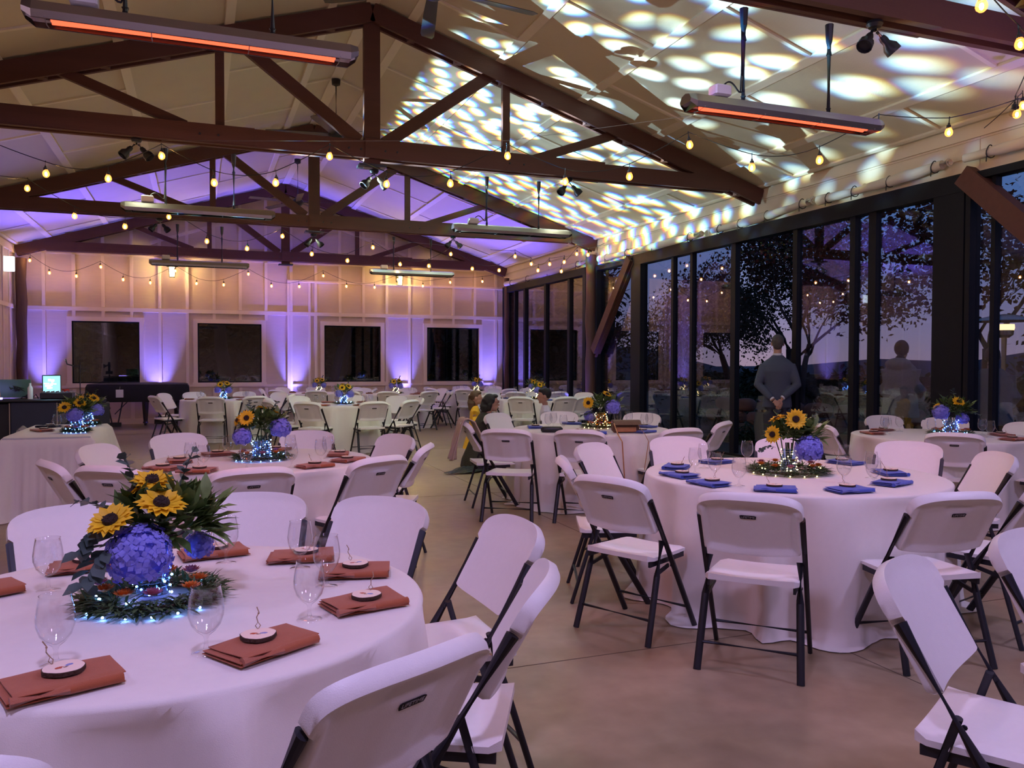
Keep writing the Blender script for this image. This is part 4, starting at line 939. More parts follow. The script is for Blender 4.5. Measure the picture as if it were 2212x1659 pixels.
def arrangement(tab, label, spec, rz=0., loc=None, lights='fairy', det=1., wr=.19, wlabel='', llabel=''):
    c = TC[tab] if loc is None else loc; x, y = c[0], c[1]; q = random.Random(label)
    t = thing('flower_arrangement', label, 'flowers', (x, y, ZT), rz, 'sunflower and hydrangea centrepieces')
    vr, vh = spec.get('vase', (.045, .15)); vase(t, vh, vr, spec.get('vm', 'vase'))
    for i, (cc, f, r) in enumerate(spec['sun']): sunflower(t, cc, f, r, i+3)
    for i, (cc, r) in enumerate(spec['hyd']): hydrangea(t, cc, r, i+9, int(150*det) if r > .05 else int(90*det))
    fc, fr_ = spec['fol']; foliage(t, fc, fr_, int(170*det), 5, 'leaf', 'foliage', .085, .034)
    foliage(t, (fc[0]+spec.get('vx', .06), fc[1]-.02, fc[2]+.01), (fr_[0]*.7, fr_[1]*.8, fr_[2]*.9), int(80*det), 8, 'leaf2', 'variegated_foliage', .08, .03, .9)
    for i, (p, d, L, dr, *s_) in enumerate(spec['euc']): eucalyptus(t, p, d, L, i, dr, *s_)
    if wr:
        w = thing('greenery_wreath', wlabel or 'green cedar wreath around '+('the vase' if tab != 'H' else ('the nearer vase' if 'nearer' in label else 'the farther vase'))+' on '+TABDESC[tab], 'wreath', (x, y, ZT), rz, 'table wreaths'); b = MB()
        for i in range(int(1500*max(.3,det))):
            a = q.uniform(0, 2*pi); rr = wr*q.uniform(.58, 1.0); p = Vector((rr*cos(a), rr*sin(a), q.uniform(.004, .036)*(1-(rr/wr-.78)**2*8)+.004)); d = Vector((cos(a)*.8+q.uniform(-.9, .9), sin(a)*.8+q.uniform(-.9, .9), q.uniform(-.05, .35)))
            if p.z < .01: d.z = abs(d.z)
            pv, pf = leaf_pts(p, d, (0, 0, 1), q.uniform(.03, .06), .0085, .1); b.add(pv, pf)
        b.build('cedar_sprigs', 'cedar', w, 60); b = MB()
        for k in range(4): b.tube([(wr*(.74+.05*k)*cos(a), wr*(.74+.05*k)*sin(a), .008+.005*k+.004*sin(5*a+k)) for a in [i*2*pi/30 for i in range(31)]], .003, 5)
        b.build('vine_ring', 'twig', w)
        if det > .4:
            for k in range(9):
                a = k*.7+q.uniform(-.15, .15)-2.9; rr = wr*q.uniform(.66, .82); b = MB(); cc = Vector((rr*cos(a), rr*sin(a), .052)); mm = ('straw_o', 'straw_o', 'straw_p')[k % 3]
                for ringi, (tl, l) in enumerate(((.25, .028), (.8, .023), (1.8, .018))):
                    for j in range(12):
                        aa = j*2*pi/12+ringi*.26; dr = Vector((cos(aa), sin(aa), tl)); pv, pf = leaf_pts(cc+Vector((cos(aa), sin(aa), 0))*.004, dr, (0, 0, 1), l, .012, -.25); b.add(pv, pf)
                b.ell(cc+Vector((0, 0, .004)), (.008, .008, .006), 8, 5); b.build('strawflower', mm, w, 60)
    f = thing('fairy_lights', llabel or ('blue-white' if lights == 'fairy' else 'warm')+' fairy lights wound round '+('the vase' if tab != 'H' else ('the nearer vase' if 'nearer' in label else 'the farther vase'))+' on '+TABDESC[tab], 'fairy lights', (x, y, ZT), rz, 'fairy lights in the centrepieces'); b = MB(); pts = []
    nl = 26 if det > .4 else 18
    for k in range(nl*3): a = k*.75; h = .02+vh*.95*k/(nl*3); rr = vr*1.1+.004*sin(k); pts.append(Vector((rr*cos(a), rr*sin(a), h)))
    b.tube(pts, .0006, 4); b.build('wire', 'wire', f)
    P_ = [pts[k*3] for k in range(nl)]
    for k in range(9 if det > .4 else 4): a = q.uniform(0, 6.3); P_.append(Vector((wr*.8*cos(a), wr*.8*sin(a), .035)))
    for k in range(6 if det > .4 else 0): a = -1.6+.35*(k-3); P_.append(Vector(((wr+.004)*cos(a), (wr+.004)*sin(a), .006)))
    b = MB(); b.ell((0, 0, 0), .0036 if det > .4 else .006, 6, 4); o0 = b.build('tiny_light', lights, f); o0.location = P_[0]
    for p_ in P_[1:]: o = o0.copy(); COL.objects.link(o); o.location = p_
S1 = dict(sun=[((-.105,-.085,.255),(-.35,-.5,.85),.062),((.022,-.075,.292),(.12,-.45,.92),.067),((.0,.02,.345),(.0,-.35,.9),.056),((-.05,.04,.31),(-.5,.0,.8),.045)], hyd=[((-.035,-.075,.150),.088),((.13,.09,.13),.045)],
  fol=((.035,.05,.185),(.15,.10,.145)), euc=[((-.08,-.04,.22),(-1,-.3,.35),.13,1.1,.046),((-.09,-.06,.19),(-.8,-.5,-.3),.14,.8,.048),((-.02,.04,.28),(-.5,.2,1),.14,.1),((.06,.04,.28),(.35,.1,1),.15,.1),((-.05,.0,.24),(-1,.2,.8),.15,.2)], vase=(.045,.14))
S3 = dict(sun=[((.035,-.08,.345),(.05,-.95,.25),.066),((-.10,-.06,.245),(-.55,-.75,.1),.058),((-.07,.0,.34),(-.4,-.1,.9),.058)], hyd=[((.115,-.06,.155),.086)],
  fol=((.02,.05,.215),(.13,.10,.13)), euc=[((.04,-.04,.2),(.7,-.6,.1),.10,.6),((.08,.02,.28),(.7,0,.9),.14,.1),((-.08,-.02,.16),(-.9,-.3,.2),.1,.5)], vase=(.05,.15), vx=.1)
S2 = dict(sun=[((-.10,-.05,.30),(-.25,-.9,.3),.058),((.0,.05,.36),(.1,.3,.9),.045),((.09,.04,.33),(.4,.2,.9),.045),((-.16,.0,.28),(-.9,-.3,.4),.045)], hyd=[((-.13,-.05,.165),.065),((.13,-.02,.22),.075)],
  fol=((.0,.05,.22),(.14,.11,.13)), euc=[((-.05,0,.3),(-.4,.2,1),.12,.1),((.05,.0,.3),(.5,.1,1),.12,.2)], vase=(.062,.13))
S4 = dict(sun=[((.06,-.04,.33),(.3,-.6,.75),.06),((-.12,-.03,.27),(-.5,-.7,.5),.045)], hyd=[((-.09,-.06,.22),.078),((.1,.03,.16),.06)], fol=((.02,.05,.22),(.16,.11,.14)), euc=[((-.1,-.04,.2),(-1,-.3,.1),.14,.5),((.1,0,.22),(1,0,.4),.15,.3),((.0,.05,.3),(.1,0,1),.14,.1)], vase=(.062,.14))
SF = dict(sun=[((-.05,-.07,.28),(-.2,-.8,.5),.06),((.07,-.04,.30),(.3,-.7,.6),.055),((.0,.05,.33),(0,.2,1),.05)], hyd=[((-.10,-.05,.18),.07),((.10,-.05,.17),.07)], fol=((0,.05,.2),(.14,.10,.125)), euc=[((.05,0,.28),(.3,0,1),.12,.1)], vase=(.055,.14))
SY = -YAW
arrangement('T1', 'large nearby bouquet of sunflowers above a big violet-blue hydrangea', S1, .06, (-.13, 2.56), wlabel='cedar wreath with orange and pink strawflowers on the nearest table', wr=.185)
arrangement('T3', 'bouquet with big upright sunflower and violet hydrangea on blue-napkin table', S3, -.62, (3.49, 4.20), 'fairyw', wr=.24)
arrangement('T2', 'bouquet on second left table with glowing blue round vase', S2, -.07, (.41, 6.08), det=.8)
arrangement('T4', 'bouquet on the far right table before the dark glass', S4, -.8, (6.85, 5.90), det=.7)
arrangement('T5', 'bouquet with round sunflower in warm amber glass by the brown purse', dict(S3, sun=[((-.14,-.07,.27),(-.3,-.9,.1),.065),((.06,.0,.36),(.4,-.3,.8),.055)], hyd=[((.12,-.06,.22),.085),((-.13,.03,.12),.06)], vm='amber', vase=(.062,.16)), -.45, (4.05, 7.88), 'fairyw', det=.7, wr=.2)
arrangement('H', 'nearer sunflower bouquet on the long head table', dict(SF, sun=[((-.10,-.05,.25),(-.2,-.8,.6),.065),((.03,-.03,.29),(.1,-.7,.7),.06)], hyd=[((-.01,-.08,.17),.075)]), .12, (-1.14, 9.04), det=.7, wr=.12)
arrangement('H', 'farther sunflower bouquet on the long head table', SF, .1, (-1.15, 9.95), det=.6, wr=.12)
for tab, l, s, fl_ in (('T6', 'bouquet on the table behind the boy', 1, 'fairyw'), ('T7', 'bouquet on the table beside the piano', 1, 'fairy'), ('T8', 'bouquet of two yellow sunflowers below the third back window', 1, 'fairy'),
                  ('T9', 'small distant bouquet between second and third back windows', 0, 'fairyw'), ('T10', 'small distant bouquet right of the third back window', 0, 'fairyw'),
                  ('T11', 'small distant bouquet below the fourth back window', 0, 'fairyw'), ('T12', 'small distant bouquet in the corner by the glass wall', 0, 'fairyw')):
    arrangement(tab, l, SF, rnd.uniform(-.5, .5), None, fl_, det=.35, wr=.16)

# ------------------------------------------------------------------ things on and near the middle table
t = thing('purse', 'brown leather purse with long tan strap on the middle table', 'purse', (3.98, 7.22, ZT), -.25)
b = MB(); b.box((0, 0, .055), (.27, .10, .105), ch=.02); b.build('bag_body', 'purse', t); b = MB(); b.box((0.0, -.052, .035), (.20, .012, .05), ch=.004); b.build('tan_panel', 'tan', t)
b = MB(); b.grid(lambda u, v: ((u-.5)*.28, .055-.16*v, .112+.018*sin(v*3)-(.03*max(0, v-.6)*2.5)), 6, 6); b.build('flap', 'purse', t)
b = MB(); b.tube([(-.12, -.03, .10), (-.14, -.10, .10), (-.15, -.30, .012), (-.14, -.43, -.05), (-.12, -.45, -.40), (-.02, -.46, -.56), (.06, -.45, -.40), (.12, -.42, -.05), (.12, -.28, .012), (.12, -.10, .06), (.12, -.03, .09)], .006, 6, flat=.4); b.build('strap', 'tan', t)
b = MB(); b.loft([(0, 0, .001, .10, .036), (0, 0, .02, .112, .044), (0, 0, .04, .112, .044), (0, 0, .056, .095, .034)], 18)
tag(b.build('glasses_case', 'black', None, 60, (3.30, 7.50, ZT), -.3), 'glossy black oval case on the left edge of middle table', 'case')
for k, (x, y) in enumerate(((3.53, 7.50), (3.66, 7.62))):
    b = MB(); q = random.Random(k); b.grid(lambda u, v: ((u-.5)*.14, (v-.5)*.08, .003+.009*abs(sin(u*7+k))*abs(cos(v*5))), 12, 8)
    tag(b.build('crumpled_ribbon', 'twine', None, 60, (x, y, ZT), k+.2), ('left' if k == 0 else 'right')+' crumpled tan ribbon beside the black case', 'ribbon', 'crumpled ribbons')
# shawl over the left chair of the middle table
b = MB(); q = random.Random(2)
def shp(u, v):
    x = (u-.5)*.36; s = v*1.15
    f = .012*sin(u*18+3*v)+.008*sin(u*31)
    if s < .33: y = -.02+.0-.06*s; z = .60+.27*s/.33; y = -.075-(z-.6)*.5+.028; 
    elif s < .43: k = (s-.33)/.10*pi; y = -.238+.045*cos(k)-.02; z = .872+.022*sin(k)
    else: k = (s-.43)/.72; y = -.30-.10*k**.7-f*2.6*k; z = .87-.40*k
    return (x*(1-.25*v)+f+.02*v, y-.012+f*.6, z+.01*sin(u*9)*v)
b.grid(shp, 26, 40); o = b.build('beige_shawl', 'shawl', None, 180, (2.81, 7.95, 0), R(262)); tag(o, 'beige knit shawl draped over a chair back at the middle table', 'shawl')
sl = o.modifiers.new('solid', 'SOLIDIFY'); sl.thickness = .008; sl.offset = 1

# ------------------------------------------------------------------ piano
t = thing('grand_piano', 'black covered grand piano below the first back window', 'piano', (-1.33, 20.35, 0), 0)
b = MB(); out = [(-.95, -.70), (-1.0, -.2), (-.95, .1), (-.6, .38), (-.1, .5), (.5, .52), (1.05, .52), (1.08, .1), (1.08, -.72)]
n = len(out); lv = [(.60, 1.0), (.64, 1.03), (.93, 1.02), (.985, .99), (.995, .94)]
vs = [(x*k, y*k, z-(.01 if abs(x) > .9 else 0)) for z, k in lv for x, y in out]; fs = [tuple(range(n-1, -1, -1)), tuple(range(4*n, 5*n))]+[(i*n+j, i*n+(j+1) % n, (i+1)*n+(j+1) % n, (i+1)*n+j) for i in range(4) for j in range(n)]
b.add(vs, fs); b.build('cover', 'piano', t, 50)
for x, y in ((-.75, -.35), (.85, -.5), (.15, .35)):
    b = MB(); b.lathe([(.055, .60), (.075, .57), (.065, .4), (.045, .1), (.06, .06), (.03, .04), (.03, 0)], 4, (x, y, 0)); b.build('leg', 'black', t, 0)
b = MB(); b.box((-.45, -.1, .06), (.26, .10, .10), ch=.01)
for s in (-1, 1): b.bar((-.45+s*.06, -.1, .08), (-.45+s*.16, -.1, .6), .03, .03); b.bar((-.45, -.1+s*.02, .3), (-.2, .25, .58), .015, .015)
b.build('pedal_lyre', 'black', t, 0)
b = MB(); b.box((-.30, -.735, .78), (.15, .004, .17)); b.tube([(-.3, -.735, .86), (-.29, -.73, .93)], .003, 5); b.build('paper_tag', 'paper', t, 0)
t = thing('piano_bench', 'low dark bench in front of the piano', 'bench', (-2.15, 19.35, 0), 0)
b = MB(); b.box((0, 0, .47), (.7, .33, .07), ch=.02); b.build('seat', 'piano', t)
for sx in (-1, 1):
    for sy in (-1, 1): b = MB(); b.bar((sx*.3, sy*.12, 0), (sx*.3, sy*.12, .44), .04, .04); b.build('leg', 'black', t, 0)

# ------------------------------------------------------------------ DJ corner
t = thing('dj_booth', 'black DJ booth front with silver mask badge at left edge', 'booth', (-2.32, 11.95, 0), -.05)
b = MB(); b.box((-.28, 0, .47), (.86, .7, .94), ch=.01); b.build('side_panel', 'djcloth', t, 20); b = MB(); b.box((.42, -.02, .48), (.52, .72, .96), ch=.01); b.build('front_panel', 'booth_blue', t, 20)
b = MB(); b.box((.04, 0, .975), (1.5, .8, .03), ch=.008); b.build('tabletop', 'black', t)
b = MB()
for x in (.155, .675): b.box((x, -.385, .48), (.012, .012, .94))
b.build('corner_rail', 'steelb', t, 0)
b = MB(); n = 26; pr = []
for i in range(n):
    a = 2*pi*i/n; x = .085*cos(a)*(1-.25*max(0, -sin(a))); z = .13*sin(a)-(.02*abs(cos(a*3)) if sin(a) > .2 else 0); pr.append((x, z))
b.add([(.30+x, -.392, .55+z) for x, z in pr]+[(.30+x*.9, -.407, .55+z*.9) for x, z in pr], [(i, (i+1) % n, n+(i+1) % n, n+i) for i in range(n)]+[tuple(range(n, 2*n))]); 
b.mat(1)
for sx in (-1, 1): b.ell((.30+sx*.032, -.409, .575), (.02, .004, .010), 8, 5); b.bar((.30+sx*.015, -.41, .60), (.30+sx*.06, -.41, .625), .006, .004)
b.ell((.30, -.409, .535), (.012, .005, .028), 8, 5); b.ell((.30, -.409, .475), (.035, .004, .009), 8, 5); b.build('mask_badge', ['silver', 'black'], t, 30)
ZD = .992
def dj(x, y, z=ZD): return (-2.32+x, 11.95+y, z)
t = thing('laptop', 'open laptop with green lid and dark sticker on the DJ booth', 'laptop', dj(.17, .05, 1.0), -.15)
b = MB(); b.box((0, .0, .0), (.36, .24, .015), ch=.004); b.build('base', 'steelb', t); b = MB(); b.bar((0, -.11, .01), (0, -.17, .235), .36, .008, up=(0, -1, 0)); b.build('lid', 'laptop', t, 0)
b = MB(); q = random.Random(6)
for k in range(14): a = q.uniform(0, 6.3); b.bar((-.07+q.uniform(0, .14), -.152, .10+q.uniform(-.02, .06)), (-.05+q.uniform(0, .16), -.154, .10+q.uniform(-.02, .06)), .012, .004)
b.build('lid_sticker', 'black', t, 0)
t = thing('monitor', 'small bright cyan monitor screen on the DJ booth', 'monitor', dj(.52, .10, 1.06), .25)
b = MB(); b.box((0, 0, .11), (.215, .02, .24), ch=.005); b.build('bezel', 'black', t); b = MB(); b.box((-.0, -.012, .11), (.195, .004, .215)); b.build('screen', 'screen', t, 0)
b = MB(); q = random.Random(9)
for k in range(9): b.box((q.uniform(-.06, .06), -.0155, .11+q.uniform(-.06, .08)), (q.uniform(.02, .07), .002, q.uniform(.01, .035)))
b.build('screen_picture', emis('screen_white', (.85,.95,1.), 2.0), t, 0)
b = MB(); b.bar((-.04, 0, -.055), (-.03, 0, .0), .018, .018); b.bar((.05, 0, -.055), (.03, 0, .0), .018, .018); b.box((0, 0, -.06), (.16, .14, .012)); b.build('stand', 'black', t, 0)
t = thing('mixer', 'black DJ mixer with small knobs at right of the booth', 'mixer', dj(.62, -.12), 0)
b = MB(); b.box((0, 0, .04), (.36, .3, .08), ch=.01); b.build('case', 'black', t); b = MB(); b.lathe([(.009, .08), (.009, .095), (0, .095)], 8, (0, 0, 0)); o0 = b.build('knob', 'steelb', t); o0.location = (-.16, -.09, 0)
for i in range(1, 21): o = o0.copy(); COL.objects.link(o); o.location = (-.16+(i % 7)*.053, -.09+(i//7)*.08, 0)
t = thing('speaker_amp', 'second dark equipment case at the booth end', 'equipment', (-1.42, 12.55, 0), .1)
b = MB(); b.box((0, 0, .45), (.5, .5, .9), ch=.01); b.build('rack_case', 'djcloth', t); b = MB(); b.box((.0, .0, .93), (.42, .35, .06), ch=.01)
for i in range(6): b.lathe([(.014, .96), (.014, .975), (0, .975)], 8, (-.15+i*.06, -.08, 0))
b.build('control_unit', 'black', t)
b = MB(); b.lathe([(0, 0), (.03, 0), (.03, .14), (.012, .17), (.012, .2), (0, .2)], 12); tag(b.build('water_bottle', 'paper', None, 60, dj(.33, -.22)), 'white bottle standing in the middle of the DJ booth', 'bottle')
b = MB(); b.lathe([(0, 0), (.035, 0), (.045, .11), (.043, .11), (.034, .005), (0, .005)], 14); tag(b.build('red_cup', 'red', None, 60, dj(.66, .26)), 'red cup beside the monitor on the DJ booth', 'cup')
b = MB(); b.tube([(-.1, 0, .0), (-.08, 0, .02), (.0, .05, .05), (.05, 0, .02), (.08, -.05, .06), (.1, 0, .0)], .006, 5); b.ell((0, 0, .03), (.05, .04, .03), 8, 5); tag(b.build('headphones', 'black', None, 60, dj(.3, -.1)), 'tangle of headphones and cables on the DJ booth', 'headphones')
b = MB(); b.box((0, 0, .012), (.30, .05, .02)); tag(b.build('led_bar', 'led', None, 0, dj(-.12, -.25)), 'glowing violet LED bar lying on the DJ booth', 'LED bar')
t = thing('microphone_stand', 'black microphone stand with bent arm before the first window', 'stand', (-1.58, 12.95, 0), 0)
b = MB(); b.lathe([(.14, 0), (.13, .02), (.02, .03), (0, .03)], 16); b.build('base', 'black', t); b = MB(); b.tube([(0, 0, .02), (0, 0, 1.48)], .011, 8); b.build('pole', 'black', t)
b = MB(); b.tube([(0, 0, 1.40), (-.08, 0, 1.405), (-.16, 0, 1.43), (-.18, 0, 1.50)], .009, 7); b.build('arm', 'black', t)
# uplights along the walls
def uplight(x, y, label):
    t = thing('led_uplight', label, 'uplight', (x, y, 0), 0, 'blue LED uplights on the floor')
    b = MB(); b.lathe([(.0, .0), (.09, .0), (.095, .02), (.09, .16), (.075, .17), (.07, .15), (0, .15)], 18); b.build('case', 'ledcase', t); b = MB(); b.lathe([(.068, .153), (0, .154)], 16); b.build('lens', 'uplens', t)
UPL = [(-3.35, 20.95, 'blue uplight in the back left corner'), (-.92, 21.08, 'blue uplight between first and second back windows'), (2.22, 21.05, 'blue uplight between second and third back windows'),
 (5.06, 21.08, 'blue uplight between third and fourth back windows'), (7.42, 21.0, 'blue uplight in the back right corner'), (7.45, 15.62, 'blue uplight at the log post with the brace'), (-3.55, 17.5, 'blue uplight along the left wall'), (-2.9, 13.6, 'blue uplight behind the DJ booth')]
for x, y, l in UPL: uplight(x, y, l)
b = MB(); b.box((.39, 0, 0), (.22, .05, .32), ch=.01)
tag(b.build('exit_light', emis('exit_box', (.8,.9,1.), 2.5), None, 0, (XL-.30, 20.1, 3.55)), 'small lit white box high on the left wall', 'light')
# ------------------------------------------------------------------ people
def head_into(b, c, s=1., yaw=0.):
    "adds a head (centre c, facing +y turned by yaw) with nose, ears, jaw and neck root to a mesh"
    c = Vector(c); f = Vector((-sin(yaw), cos(yaw), 0)); r = Vector((cos(yaw), sin(yaw), 0)); z = Vector((0, 0, 1))
    b.ell(c+z*.02*s, (.074*s, .094*s, .098*s), 16, 12, yaw); b.ell(c+f*.022*s-z*.048*s, (.056*s, .066*s, .062*s), 14, 9, yaw)
    b.ell(c+f*.062*s-z*.092*s, (.026*s, .022*s, .02*s), 10, 6, yaw)
    b.tube([c+f*.086*s+z*.012*s, c+f*.108*s-z*.022*s, c+f*.088*s-z*.034*s], [.010*s, .0145*s, .012*s], 8)
    b.ell(c+f*.084*s-z*.055*s, (.024*s, .012*s, .010*s), 8, 6, yaw)
    for k in (-1, 1): b.ell(c+r*k*.076*s-z*.006*s-f*.004*s, (.010*s, .020*s, .032*s), 8, 6, yaw); b.ell(c+r*k*.028*s+f*.078*s+z*.022*s, (.018*s, .012*s, .010*s), 8, 6, yaw)
def hand_into(b, w, d, n, s=1., curl=.4, side=1):
    "palm and five fingers from the wrist w, along d, palm normal n, thumb on `side`"
    w, d, n = Vector(w), Vector(d).normalized(), Vector(n).normalized(); u = d.cross(n).normalized()
    for i in range(4): q = w+u*(i-1.5)*.019*s; b.tube([w+u*(i-1.5)*.012*s, q+d*.045*s, q+d*.088*s], [.015*s, .0135*s, .0105*s], 8)
    for i, L in enumerate((.062, .074, .070, .055)):
        p = w+u*(i-1.5)*.0205*s*(-side)+d*.084*s; e = d.copy(); pts = [p]
        for k in range(3): e = (e+n*curl*(.55+.2*k)).normalized(); p = p+e*L*s*(.42, .32, .26)[k]; pts.append(p)
        b.tube(pts, [.0092*s, .0088*s, .0078*s, .0065*s], 8)
    p = w+u*side*.022*s+d*.025*s; q = p+(u*side*.75+d*.6+n*.3).normalized()*.036*s; b.tube([p, q, q+(d*.9+u*side*.2+n*.4).normalized()*.03*s], [.013*s, .011*s, .0085*s], 8)
def eyes(parent, c, s, yaw=0., hairm='eye'):
    c = Vector(c); f = Vector((-sin(yaw), cos(yaw), 0)); r = Vector((cos(yaw), sin(yaw), 0)); b = MB()
    for k in (-1, 1): b.ell(c+r*k*.028*s+f*.0875*s+Vector((0, 0, .020*s)), (.010*s, .005*s, .006*s), 8, 5, yaw); b.ell(c+r*k*.028*s+f*.086*s+Vector((0, 0, .042*s)), (.018*s, .005*s, .004*s), 8, 5, yaw)
    b.build('eyes', hairm, parent); b = MB(); b.ell(c+f*.094*s-Vector((0, 0, .055*s)), (.018*s, .006*s, .005*s), 8, 5, yaw); b.build('lips', 'lips', parent)

# --- the man in the grey suit, hands clasped behind his back, looking out
def suit_man():
    t = thing('person', 'person in grey suit seen from behind, hands clasped, in the open glass door', 'person', (7.70, 9.52, .012), -.66)
    H = 1.86; hc = (.0, .03, 1.735)
    b = MB(); head_into(b, hc, 1.08, .12); b.tube([(0, .01, 1.44), (0, .015, 1.56), (0, .02, 1.68)], [.075, .056, .056], 12)
    b.loft([(0, 0, .90, .15, .10), (0, 0, 1.05, .145, .10), (0, 0, 1.3, .17, .11), (0, 0, 1.46, .15, .09)], 16)
    LA = {}
    for k in (-1, 1):
        b.tube([(k*.09, 0, .95), (k*.10, .01, .52), (k*.11, -.01, .10)], [.085, .058, .042], 12); b.tube([(k*.11, -.02, .05), (k*.12, .12, .035)], [.045, .035], 10)
        sh = Vector((k*.175, .0, 1.42)); el = Vector((k*.265, -.08, 1.15)); wr_ = Vector((k*.055, -.20, .955 if k > 0 else .935))
        b.tube([sh, el, wr_], [.042, .038, .026], 12); LA[k] = (sh, el, wr_)
    hand_into(b, (.045, -.205, .945), (-.25, -.05, -.95), (0, 1, .1), 1., .25, -1)
    hand_into(b, (-.05, -.235, .925), (.75, -.0, -.62), (0, .8, -.1), 1., .75, 1)
    fuse(b.build('body', 'skin', t), .0065, 2)
    b = MB(); c = Vector(hc); b.ell(c+Vector((0, -.012, .030)), (.088, .104, .106), 18, 12, .12); b.ell(c+Vector((0, -.05, -.02)), (.070, .055, .075), 14, 9)
    fuse(b.build('hair', 'hair_grey', t), .008, 2)
    b = MB(); b.loft([(0, .01, .82, .205, .135), (0, .0, .90, .20, .135), (0, 0, 1.05, .178, .125), (0, -.005, 1.20, .19, .13), (0, -.01, 1.34, .225, .135), (0, -.005, 1.43, .232, .115), (0, .0, 1.49, .17, .09), (0, .005, 1.53, .11, .075), (0, .01, 1.57, .074, .066)], 22)
    for k in (-1, 1): sh, el, w_ = LA[k]; m_ = el.lerp(w_, .88); b.tube([sh+Vector((-k*.045, 0, .025)), sh+Vector((-k*.0, 0, -.005)), sh.lerp(el, .5), el, el.lerp(w_, .5), m_], [.06, .078, .072, .064, .056, .047], 14)
    fuse(b.build('suit_jacket', 'suit', t), .011, 8)
    b = MB(); b.lathe([(.064, 1.56), (.068, 1.592), (.062, 1.595)], 20, (0, .012, 0)); [b.lathe([(.034, -.012), (.037, .012)], 14, LA[k][1].lerp(LA[k][2], .93), LA[k][2]-LA[k][1]) for k in (-1, 1)]; b.build('shirt_collar_and_cuffs', 'shirt', t)
    b = MB(); b.loft([(0, .01, .80, .175, .125), (0, .01, .95, .17, .12)], 18)
    for k in (-1, 1): b.tube([(k*.09, .0, .92), (k*.10, .0, .72), (k*.105, .01, .48), (k*.112, .0, .08)], [.105, .095, .078, .068], 14)
    fuse(b.build('trousers', 'trousers', t), .012, 3)
    b = MB()
    for k in (-1, 1): b.tube([(k*.112, -.05, .045), (k*.115, .05, .05), (k*.125, .17, .035)], [.048, .05, .04], 12, flat=.8)
    b.build('shoes', 'shoe', t)
suit_man()
# --- woman kneeling, facing right towards the boy
def kneeler():
    t = thing('person', 'person with dark bobbed hair, glasses and dark dress crouching to a boy', 'person', (3.72, 10.66, 0), -1.75)
    hc = (0, .05, .90); b = MB(); head_into(b, hc, 1.02); b.tube([(0, -.03, .70), (0, .0, .78), (0, .03, .84)], [.07, .05, .052], 12)
    b.loft([(0, -.12, .12, .17, .16), (0, -.12, .3, .15, .13), (0, -.09, .5, .15, .10), (0, -.06, .66, .17, .09), (0, -.04, .73, .13, .07)], 16)
    for k in (-1, 1):
        b.tube([(k*.17, -.06, .69), (k*.21, .06, .48), (k*.12, .28, .50)], [.05, .04, .027], 10); hand_into(b, (k*.12, .28, .50), (-.2*k, 1, .1), (0, 0, -1), .95, .35, -k)
        b.tube([(k*.10, -.10, .18), (k*.12, .28, .22), (k*.12, .16, .05), (k*.12, -.16, .05)], [.085, .065, .05, .04], 10)
    fuse(b.build('body', 'skin', t), .007, 2); eyes(t, hc, 1.02)
    b = MB(); c = Vector(hc); b.ell(c+Vector((0, -.022, .034)), (.088, .098, .102), 18, 12); b.tube([c+Vector((0, -.055, .05)), c+Vector((0, -.075, -.04)), c+Vector((0, -.065, -.11))], [.075, .085, .072], 14); b.ell(c+Vector((0, .05, .10)), (.06, .05, .03), 10, 6)
    for k in (-1, 1): b.tube([c+Vector((k*.06, .0, .06)), c+Vector((k*.08, -.03, -.02)), c+Vector((k*.072, -.045, -.09))], [.035, .035, .028], 10)
    fuse(b.build('hair', 'hair_black', t), .009, 2)
    b = MB()
    for k in (-1, 1): b.tube([c+Vector((k*.031+.022*cos(a), .100+.002, .022+.018*sin(a))) for a in [i*2*pi/12 for i in range(13)]], .0028, 5); b.tube([c+Vector((k*.053, .1, .024)), c+Vector((k*.078, .0, .02))], .0028, 5)
    b.build('glasses', 'glasses', t)
    b = MB(); b.loft([(0, -.02, .02, .30, .36), (0, -.03, .14, .26, .33), (0, -.05, .30, .20, .24), (0, -.10, .46, .165, .125), (0, -.07, .64, .19, .11), (0, -.045, .73, .145, .085), (0, -.03, .77, .09, .065)], 22)
    for k in (-1, 1): b.tube([(k*.165, -.06, .69), (k*.21, .06, .48), (k*.14, .22, .495)], [.066, .056, .045], 12)
    fuse(b.build('dress', 'dress', t), .014, 3)
    b = MB(); n = 46
    b.grid(lambda u, v: ((.28+.32*v+.02*sin(u*33))*sin(u*2*pi*.62+1.1), -.05+(-.33-.30*v)*cos(u*2*pi*.62+1.1-.9), .05*(1-v)+.012+.012*abs(sin(u*40+v*5))), n, 8)
    b.build('sequined_hem', 'sequin', t, 180)
kneeler()
